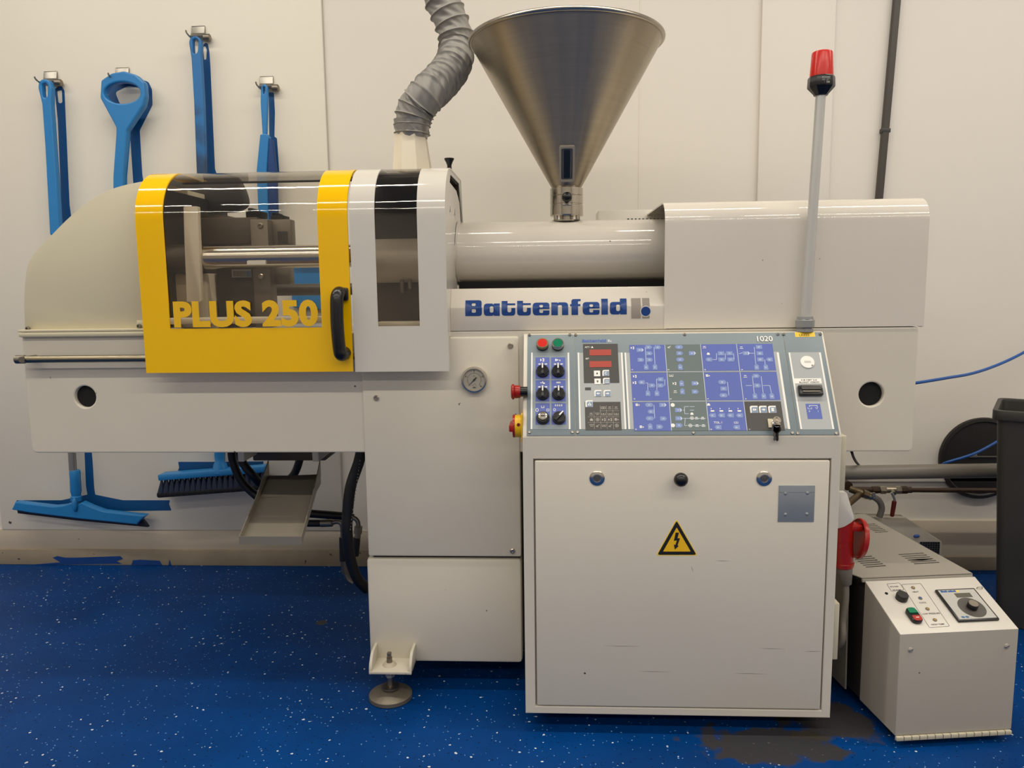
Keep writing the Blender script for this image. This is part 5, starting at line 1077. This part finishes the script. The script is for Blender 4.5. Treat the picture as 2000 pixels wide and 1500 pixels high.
def tfront(px, py):
    Mi = MT.inverted(); o_ = Mi @ CAM; d_ = Mi.to_3x3() @ ray(px, py); t_ = -o_.y / d_.y; return o_ + d_ * t_
for px in ((1778, 1269), (1966, 1262)):
    q = tfront(*px); s_ = MB(); M = MT @ Matrix.Translation((q.x, 0, q.z)) @ MF(0)
    so = obj('bolt', MB().lathe([(0, 0), (0.0065, 0), (0.006, 0.002), (0.003, 0.0032), (0, 0.0034)], 20, M), mat('screw_grey', (176, 172, 164), 0.4, 0.2), hd)
    obj('screw_slot', MB().box(-0.0055, 0.0055, -0.0005, 0.0005, 0.0026, 0.0036, 0, M @ Matrix.Rotation(0.4, 4, 'Z')), INKK, hd)
CW = 0.0012
def tcm(px, py, w=CW): u, v = tp_(px, py); return MTF @ Matrix.Translation((u, v, w))
# printed frames and words
def tquad(pts): return [tp_(*p) for p in pts]
fr = MB()
def outline(pts, th=0.0011):
    q_ = tquad(pts); c_ = (sum(p[0] for p in q_) / len(q_), sum(p[1] for p in q_) / len(q_))
    w_ = max(p[0] for p in q_) - min(p[0] for p in q_); h_ = max(p[1] for p in q_) - min(p[1] for p in q_)
    inn = [(c_[0] + (p[0] - c_[0]) * (1 - 2 * th / w_), c_[1] + (p[1] - c_[1]) * (1 - 2 * th / h_)) for p in q_]
    fr.flat([rpoly(q_, 0.004), rpoly(inn, 0.003)], 0.0002, MTF @ MZ(CW))
outline([(1731, 1141), (1757, 1139), (1766, 1153), (1741, 1156)]); outline([(1760, 1142), (1798, 1140), (1855, 1224), (1815, 1227)])
obj('face_frames', fr, INKK, cf)
wd = MB()
def word(s_, px, py, size, rot=0.0): wd.text(s_, size, tcm(px, py) @ Matrix.Rotation(rot, 4, 'Z'), 0.0002, 0.0001, 'CENTER')
word('PROCESS', 1747, 1147.5, 0.0054); word('AIR PUMP', 1752, 1154, 0.0054); word('HEAT', 1789, 1158, 0.0066); word('COOL', 1803, 1179, 0.0066); word('LOW PRESSURE', 1819, 1200.5, 0.0066); word('HIGH TEMP.', 1833, 1221.5, 0.0066)
obj('face_lettering', wd, INKK, cf)
for px, m in (((1783, 1149), AMBER), ((1797, 1169.5), BLUELED), ((1811, 1190.5), AMBER), ((1825.5, 1212), AMBER)):
    M = tcm(*px); ld = obj('indicator_lamp', MB().lathe([(0.0028, 0), (0.0048, 0), (0.0048, 0.002), (0.0028, 0.002)], 18, M), DULL, cf); obj('lamp_dome', MB().sphere((0, 0, 0.0008), 0.003, M, 12), m, cf)
M = tcm(1760, 1170); kb_ = obj('push_button', MB().lathe([(0, 0), (0.0145, 0), (0.0145, 0.013), (0.013, 0.0155), (0, 0.0155)], 30, M), mat('button_black', (40, 39, 37), 0.4), tcu)
M = tcm(1731, 1160); obj('empty_hole', MB().lathe([(0, 0.0006), (0.0025, 0.0006), (0.004, 0.0012), (0.004, 0.0002)], 16, M), BLACKM, tcu)
M0 = tcm(1784, 1207)
sw = obj('twin_button', MB().flat([rr(-0.0135, -0.022, 0.0135, 0.024, 0.013, 6)], 0.011, M0, 0.002), BLACK, tcu)
obj('start_button', MB().flat([rr(-0.0105, 0.004, 0.0105, 0.0215, 0.009, 6, (.2, .2, 1, 1))], 0.003, M0 @ MZ(0.0105), 0.001), GREENB, sw)
obj('stop_button', MB().flat([rr(-0.0105, -0.0205, 0.0105, -0.004, 0.009, 6, (1, 1, .2, .2))], 0.003, M0 @ MZ(0.0105), 0.001), mat('stop_red', (170, 52, 44), 0.3), sw)
obj('stop_mark', MB().box(-0.004, 0.004, -0.0125, -0.0105, 0.0135, 0.0139, 0, M0), PWHITE, sw)
# thermostat
tq = tquad([(1827, 1156), (1902, 1152), (1948, 1212), (1870, 1219)])
tu0 = (tq[0][0] + tq[3][0]) / 2; tu1 = (tq[1][0] + tq[2][0]) / 2; tv0 = (tq[2][1] + tq[3][1]) / 2; tv1 = (tq[0][1] + tq[1][1]) / 2
th_ = obj('thermostat', MB().box(tu0, tu1, tv0, tv1, CW, CW + 0.007, 0.002, MTF), BLACK, tcu)
obj('thermostat_face', MB().box(tu0 + .0045, tu1 - .0045, tv0 + .0045, tv1 - .0045, CW + 0.0068, CW + 0.0074, 0, MTF), mat('face_silver', (186, 184, 178), 0.4), th_)
WF = CW + 0.0074; tw_, thh = tu1 - tu0, tv1 - tv0
obj('thermostat_display', MB().box(tu0 + tw_ * .38, tu0 + tw_ * .78, tv0 + thh * .70, tv0 + thh * .84, WF, WF + 0.0004, 0, MTF), mat('display_grey', (92, 90, 80), 0.3), th_)
mkb = MB()
for k_, (a_, b_) in enumerate(((.09, .15), (.155, .20), (.205, .25), (.27, .33), (.335, .38), (.385, .43), (.435, .47))): mkb.box(tu0 + tw_ * a_, tu0 + tw_ * b_, tv0 + thh * .885, tv0 + thh * (.93 if k_ % 2 else .945), WF, WF + .0003, 0, MTF)
obj('thermostat_mark', mkb, mat('mark_blue', (40, 90, 150), 0.5), th_); mkb = MB().box(tu0 + tw_ * .48, tu0 + tw_ * .55, tv0 + thh * .885, tv0 + thh * .93, WF, WF + .0003, 0, MTF); obj('thermostat_mark', mkb, LABY, th_)
obj('thermostat_badge', MB().flat([circ(tu0 + tw_ * .16, tv0 + thh * .1, tw_ * .045, 20, thh * .03)], .0003, MTF @ MZ(WF)).flat([circ(tu0 + tw_ * .26, tv0 + thh * .1, tw_ * .045, 20, thh * .03)], .0003, MTF @ MZ(WF)), mat('badge_blue', (70, 110, 150), .5), th_)
obj('thermostat_scale', MB().cyl(MTF @ Vector((tu0 + tw_ * .55, tv0 + thh * .38, WF)), MTF @ Vector((tu0 + tw_ * .55, tv0 + thh * .38, WF + 0.0006)), tw_ * .31, n=40), mat('scale_grey', (104, 101, 96), 0.35, 0.6, var=0.15, vscale=60), th_)
kM = MTF @ Matrix.Translation((tu0 + tw_ * .55, tv0 + thh * .38, WF))
obj('dial_knob', MB().lathe([(0, 0), (0.0125, 0), (0.0125, 0.012), (0.0118, 0.014), (0, 0.014)], 32, kM), BLACK, th_)
obj('knob_top', MB().lathe([(0, 0.0145), (0.011, 0.0145), (0.0113, 0.0138), (0, 0.0138)], 32, kM), STEEL, th_)
u, v = tp_(1907, 1150)
hb_ = MTF @ Vector((u, v, CW)); obj('small_hook', MB().tube([hb_, hb_ + Vector((0.003, -0.003, 0.005)), hb_ + Vector((0.012, -0.003, 0.005)), hb_ + Vector((0.014, 0, 0))], 0.0013, 8, 4), STEEL, tcu)
# slotted case behind the hood: top plate with cut slots
cdp, czp = 0.70, 0.366
slots = []
def case_uv(px, py):
    q_ = MT.inverted() @ atz(px, py, czp); return (q_.x, q_.y)
for (x0, y0), (x1, y1), nS, dxs, dys in (((1684, 1024.5), (1709, 1023), 6, 4.9, 3.0), ((1664, 1089), (1703, 1086), 6, 5.3, 3.7), ((1755, 1083), (1804, 1080), 6, 6.0, 3.6)):
    for k in range(nS):
        ax, ay = x0 + k * dxs * 1.0, y0 + k * dys; bx_, by_ = x1 + k * dxs, y1 + k * dys
        a_, b_ = case_uv(ax, ay), case_uv(bx_, by_); hw = 0.0038
        bulge = 0.006 if (nS == 6 and x0 == 1755 and k == 3) else 0.0
        mx_ = ((a_[0] + b_[0]) / 2, (a_[1] + b_[1]) / 2)
        slots.append([(a_[0], a_[1] - hw), (mx_[0], mx_[1] - hw - bulge), (b_[0], b_[1] - hw), (b_[0], b_[1] + hw), (mx_[0], mx_[1] + hw + bulge * .5), (a_[0], a_[1] + hw)])
cs = obj('case_top', MB().flat([[(-0.007, TD + 0.002), (TW - 0.006, TD + 0.002), (TW - 0.006, cdp), (-0.030, cdp), (-0.030, TD + 0.05)]] + slots, 0.002, MT @ MZ(czp - 0.002)), TCUG, tcu)
obj('case_front_lip', MB().box(-0.007, TW - 0.006, TD - 0.001, TD + 0.006, ZR - 0.002, czp - 0.0035, 0.001, MT), TCUG, tcu)
obj('case_body', MB().box(0.0, TW - 0.007, TD + 0.004, cdp - 0.002, 0.035, czp - 0.03, 0, MT), DARKIN, tcu)
obj('case_side', MB().box(TW - 0.0075, TW - 0.005, TD + 0.002, cdp, 0.035, czp - 0.001, 0, MT), TCUG, tcu)
obj('case_side', MB().box(-0.028, TW - 0.007, cdp - 0.003, cdp, 0.035, czp - 0.001, 0, MT), TCUG, tcu)
lp_ = MB().prism([(TD + 0.02, 0.05), (TD + 0.03, czp - 0.003), (cdp, czp - 0.003), (cdp, 0.05)], -0.030, -0.026, MT @ MX(0))
tag(obj('loose_side_panel', lp_, TCUD, tcu), 'dark grey side panel standing off the case')
for X in (0.03, TW - 0.03):
    for Y in (0.06, cdp - 0.06): obj('caster', MB().cyl(MT @ Vector((X - 0.008, Y, 0.016)), MT @ Vector((X + 0.008, Y, 0.016)), 0.016, n=20).box(X - 0.011, X + 0.011, Y - 0.01, Y + 0.01, 0.024, 0.036, 0, MT), BLACKM, tcu)
# ------------------------------------------------------------------ low box with a grille behind it
a0, a1 = at(1700, 1018, 2.86), at(1836, 1083, 2.86)
gb = thing('grille_box', 'low light grey box with a dark grille at the wall behind the floor unit', 'box', ((a0.x + a1.x) / 2, 2.86, 0))
gp = xz(2.86, [(1690, 1017), (1783, 1020), (1806, 1036), (1840, 1058), (1840, 1085), (1838, 1112), (1690, 1112)])
gp = [(x, max(z, 0.004)) for x, z in gp]
obj('box_body', MB().prism(gp, 0, -0.1, MF(2.86), 0.003), mat('box_grey', (186, 178, 164), 0.5, var=0.04), gb)
q = at(1790, 1046.5, 2.86); obj('blue_button', MB().sphere((q.x, 2.858, q.z), 0.009, n=16, sc=(1.3, .6, .7)), BLUELED, gb)
ga, gb2 = at(1795, 1084, 2.86), at(1835, 1058, 2.86)
gl_ = [[(ga.x, ga.z), (gb2.x, ga.z), (gb2.x, gb2.z), (ga.x, gb2.z)]]
for i in range(8):
    for j in range(6):
        x = ga.x + (i + .5) * (gb2.x - ga.x) / 8; z = ga.z + (j + .5) * (gb2.z - ga.z) / 6; gl_.append([(x - .003, z - .003), (x + .003, z - .003), (x + .003, z + .003), (x - .003, z + .003)])
obj('grille', MB().flat(gl_, 0.003, MF(2.859)), mat('grille_steel', (96, 100, 108), 0.4, 0.6), gb)
obj('grille_back', MB().box(ga.x + .001, gb2.x - .001, 2.8592, 2.8598, ga.z + .001, gb2.z - .001), BLACKM, gb)

# ------------------------------------------------------------------ waste bin
bn_ = thing('waste_bin', 'tall black square waste bin at the right edge', 'bin', (1.64, 2.5, 0))
bz1_ = 0.705
MBN = Matrix.Translation((1.418, 2.5, 0)) @ Matrix.Rotation(math.radians(-32), 4, 'Z')
def fr_ring(k):
    return 0.036 * (1 - k), 0.44 - 0.036 * (1 - k), 0.02 * (1 - k), 0.30 - 0.03 * (1 - k)
bm = bmesh.new(); rings = []
for k in (0, 1):
    x0, x1, y0, y1 = fr_ring(k); rings.append([bm.verts.new(MBN @ Vector((x, y, 0.003 + k * bz1_))) for x, y in rr(x0, y0, x1, y1, 0.025, 4)])
n_ = len(rings[0])
for k in range(n_): bm.faces.new((rings[0][k], rings[0][(k + 1) % n_], rings[1][(k + 1) % n_], rings[1][k]))
bm.faces.new(rings[0][::-1]); bmesh.ops.recalc_face_normals(bm, faces=bm.faces)
bo_ = obj('bin_body', bm, BINM, bn_); solidify(bo_, 0.004)
x0, x1, y0, y1 = fr_ring(1)
obj('bin_rim', MB().flat([rr(x0 - 0.012, y0 - 0.012, x1 + 0.012, y1 + 0.012, 0.03, 5), rr(x0 + 0.003, y0 + 0.003, x1 - 0.003, y1 - 0.003, 0.025, 5)], 0.032, MBN @ MZ(bz1_ - 0.02), 0.003), BINM, bn_)

# ------------------------------------------------------------------ disc, pipes, valve on the wall
dc = at(1932, 896, WY - 0.02)
dd = thing('round_disc', 'large round black disc on the wall behind the grey pipe', 'disc', (1.651, WY - 0.005, 0.449))
M = MF(WY) @ Matrix.Translation((1.651, 0.447, 0))
obj('disc', MB().lathe([(0, 0), (0.158, 0), (0.160, 0.008), (0.157, 0.016), (0.145, 0.017), (0.14, 0.012), (0, 0.012)], 64, M), DISCM, dd)
obj('clip', MB().box(-0.05, -0.02, 0.005, 0.018, 0.012, 0.018, 0.002, M).box(-0.02, 0.06, 0.006, 0.01, 0.012, 0.016, 0, M), mat('clip_grey', (110, 108, 100), 0.5), dd)
p_ = thing('drain_pipe', 'thick grey plastic pipe running along the wall to the bin', 'pipe', (1.3, 2.8, 0.44))
obj('pipe', MB().cyl((0.75, 2.8, 0.434), (1.9, 2.8, 0.450), 0.0262, n=32), PVCG, p_)
for X in (0.86,): obj('pipe_bracket', MB().lathe([(0.0265, -0.01), (0.031, -0.01), (0.031, 0.01), (0.0265, 0.01)], 28, Matrix.Translation((X, 2.8, 0.4365 + 0.0139 * (X - .75))) @ Matrix.Rotation(PI / 2, 4, 'Y')).box(X - 0.01, X + 0.01, 2.83, WY, 0.428, 0.445), DULL, p_)
VY = 2.9
rp_ = thing('water_pipe', 'thin rusty water pipe with brass fittings and ball valve on the wall', 'pipe', (1.4, VY, 0.34))
z_ = at(1800, 957, VY).z
def vx(px, py=957): return at(px, py, VY).x
obj('pipe', MB().cyl((vx(1760), VY, z_), (1.9, VY, z_ - 0.002), 0.0092, n=16), RUST, rp_)
obj('coupling', MB().cyl((vx(1759), VY, z_), (vx(1772), VY, z_), 0.015, n=8, bev=0.002).cyl((vx(1772), VY, z_), (vx(1780), VY, z_), 0.012, n=12), RUST, rp_)
obj('valve_body', MB().cyl((vx(1718), VY, z_), (vx(1760), VY, z_), 0.0125, n=18).cyl((vx(1718), VY, z_), (vx(1730), VY, z_), 0.0155, n=6, bev=0.002).cyl((vx(1748), VY, z_), (vx(1760), VY, z_), 0.0155, n=6, bev=0.002).cyl((vx(1740), VY, z_), (vx(1740), VY - 0.03, z_ - 0.006), 0.008, n=12), mat('nickel', (168, 158, 140), 0.3, 0.9, var=0.1), rp_)
obj('pipe_nipple', MB().cyl((vx(1668), VY, z_ + .002), (vx(1718), VY, z_), 0.0105, n=14).cyl((vx(1702), VY, z_), (vx(1717), VY, z_), 0.014, n=8, bev=.002), RUST, rp_)
h0_, h1_, h2_ = at(1741, 962, VY - .035), at(1747, 975, VY - .035), at(1742, 1009, VY - .035)
lv = obj('lever', MB().tube([h0_, at(1744, 967, VY - .035), h1_, at(1746.5, 982, VY - .035)], 0.005, 10, 4), mat('lever_zinc', (190, 188, 180), 0.35, 0.7), rp_)
obj('lever_grip', MB().cyl(at(1747, 978, VY - .035), h2_, 0.0085, 0.0075, n=14, bev=0.003), REDH, lv)
obj('wall_flange', MB().cyl((vx(1660), VY + 0.09, z_ + 0.01), (vx(1660), VY + 0.02, z_ + 0.01), 0.018, n=20).lathe([(0, 0), (0.03, 0), (0.03, 0.008), (0, 0.008)], 24, MF(WY) @ Matrix.Translation((vx(1662), z_ + 0.012, 0))), RUST, rp_)
obj('tee_fitting', MB().cyl(at(1660, 955, VY), at(1690, 966, VY - .03), 0.013, n=16).cyl(at(1684, 963, VY - .03), at(1696, 968, VY - .03), 0.016, n=8, bev=.002).cyl(at(1680, 965, VY - .02), at(1655, 985, VY - .08), 0.0125, n=14), BRASS, rp_)
obj('hose_clamp', MB().cyl(at(1694, 967, VY - .03), at(1702, 970, VY - .03), 0.0145, n=16).box(vx(1697) - .004, vx(1697) + .004, VY - .05, VY - .04, z_ - .02, z_ + .002), STEEL, rp_)
obj('bent_hose', MB().tube([at(1696, 968, VY - .03), at(1708, 972, VY - .03), at(1718, 980, VY - .03), at(1722, 993, VY - .03), at(1717, 1010, VY - .03)], 0.0115, 14, 6), PVCG, rp_)
# ------------------------------------------------------------------ cables
def cable(name, label, cat, pts, r, m, parts=None):
    P = [at(*p) for p in pts]; o = obj(name, MB().tube(P, r, 10, 8), m, None, base=P[0]); return tag(o, label, cat, 'blue air hoses right of the machine' if name == 'air_hose' else None)
cable('air_hose', 'blue air hose hanging across the wall right of the machine bed', 'hose', [(1669, 758, 2.4), (1712, 756, 2.5), (1770, 750, 2.6), (1795, 747, 2.62), (1850, 738, 2.7), (1900, 729, 2.78), (1950, 712, 2.85), (2000, 688, 2.9), (2060, 650, 2.96), (2130, 570, 2.985), (2175, 420, 2.99), (2195, 150, 2.99), (2200, -200, 2.99)], 0.0052, BLUEC)
cable('air_hose', 'blue air hose in front of the round black disc beside the bin', 'hose', [(1818, 922, 2.992), (1828, 915, 2.95), (1840, 908, 2.92), (1850, 903, 2.9), (1880, 894, 2.89), (1910, 883, 2.9), (1945, 864, 2.92), (1975, 845, 2.95), (2040, 800, 2.98), (2080, 760, 2.993)], 0.0052, BLUEC)
cable('black_cable', 'short black cable hanging under the right end of the bed', 'cable', [(1655, 850, 2.5), (1660, 872, 2.5), (1664, 884, 2.5), (1667, 893, 2.6), (1672, 902, 2.75), (1677, 908, 2.88), (1682, 916, 2.92), (1690, 925, 2.94), (1692, 930, 2.99)], 0.0045, RUBBER)
ca, cc = at(1744, -40, WY - .012), at(1705, 400, WY - .012)
t = thing('wall_conduit', 'dark grey cable conduit running up the wall behind the rear cover', 'conduit', (cc.x, WY - .012, 0.6))
obj('conduit', MB().box(-0.0115, 0.0115, -0.012, 0.0115, 0, 2.2, 0.003, Matrix.Translation((cc.x, WY - .012, 0.95)) @ Matrix.Rotation(math.atan2(ca.x - cc.x, ca.z - cc.z), 4, 'Y')), mat('conduit_grey', (72, 68, 62), 0.5), t)
obj('conduit_clip', MB().box(-0.016, 0.016, -0.0125, 0.0115, 0.72, 0.735, 0.002, Matrix.Translation((cc.x, WY - .012, 0.95)) @ Matrix.Rotation(math.atan2(ca.x - cc.x, ca.z - cc.z), 4, 'Y')), mat('clip_dark', (60, 57, 52), 0.5), t)
# ------------------------------------------------------------------ red power plug
PY = 1.95
def pl_(px, py): return at(px, py, PY)
pg = thing('power_plug', 'red and white industrial power plug on the cabinet side', 'plug', tuple(pl_(1650, 1100)))
A0, A1 = pl_(1642, 950), pl_(1640, 1022)
inl = MB().prism(rpoly(xz(PY, [(1624, 955), (1645, 955), (1660, 1006), (1656, 1012), (1640, 1022), (1624, 1026)]), 0.006), -0.03, 0.03, MF(PY), 0.004)
obj('white_housing', inl, mat('plug_white', (214, 210, 200), 0.3), pg)
obj('red_body', MB().cyl(pl_(1644, 1012), pl_(1645, 1056), 0.0285, 0.0265, n=28, bev=0.002).cyl(pl_(1645, 1054), pl_(1647, 1098), 0.026, 0.024, n=28, bev=0.002).cyl(pl_(1647, 1097), pl_(1647, 1107), 0.0265, 0.025, n=28, bev=0.002), RED, pg)
fcen = pl_(1680, 1052)
Mfl = Matrix.Translation(fcen + Vector((0.0, -0.0, 0))) @ Matrix.Rotation(math.radians(8), 4, 'Y') @ Matrix.Rotation(PI / 2, 4, 'Y')
lid = obj('plug_lid', MB().lathe([(0, 0.004), (0.046, 0.004), (0.051, 0.002), (0.052, -0.006), (0.05, -0.009), (0.045, -0.004), (0.0, -0.003)], 40, Mfl), RED, pg)
obj('lid_arm', MB().box(pl_(1655, 1028).x, fcen.x - 0.002, PY - 0.02, PY + 0.015, pl_(1655, 1034).z, pl_(1655, 1022).z, 0.003), RED, pg)
obj('cable_gland', MB().cyl(pl_(1648, 1106), pl_(1653, 1141), 0.022, 0.013, n=24, bev=0.001), CABLEG, pg)
obj('power_cable', MB().tube([pl_(1652, 1136), pl_(1652, 1170), pl_(1647, 1210), pl_(1640, 1260), Vector((0.74, 2.15, 0.08)), Vector((0.72, 2.3, 0.02))], 0.008, 14, 6), CABLEG, pg)
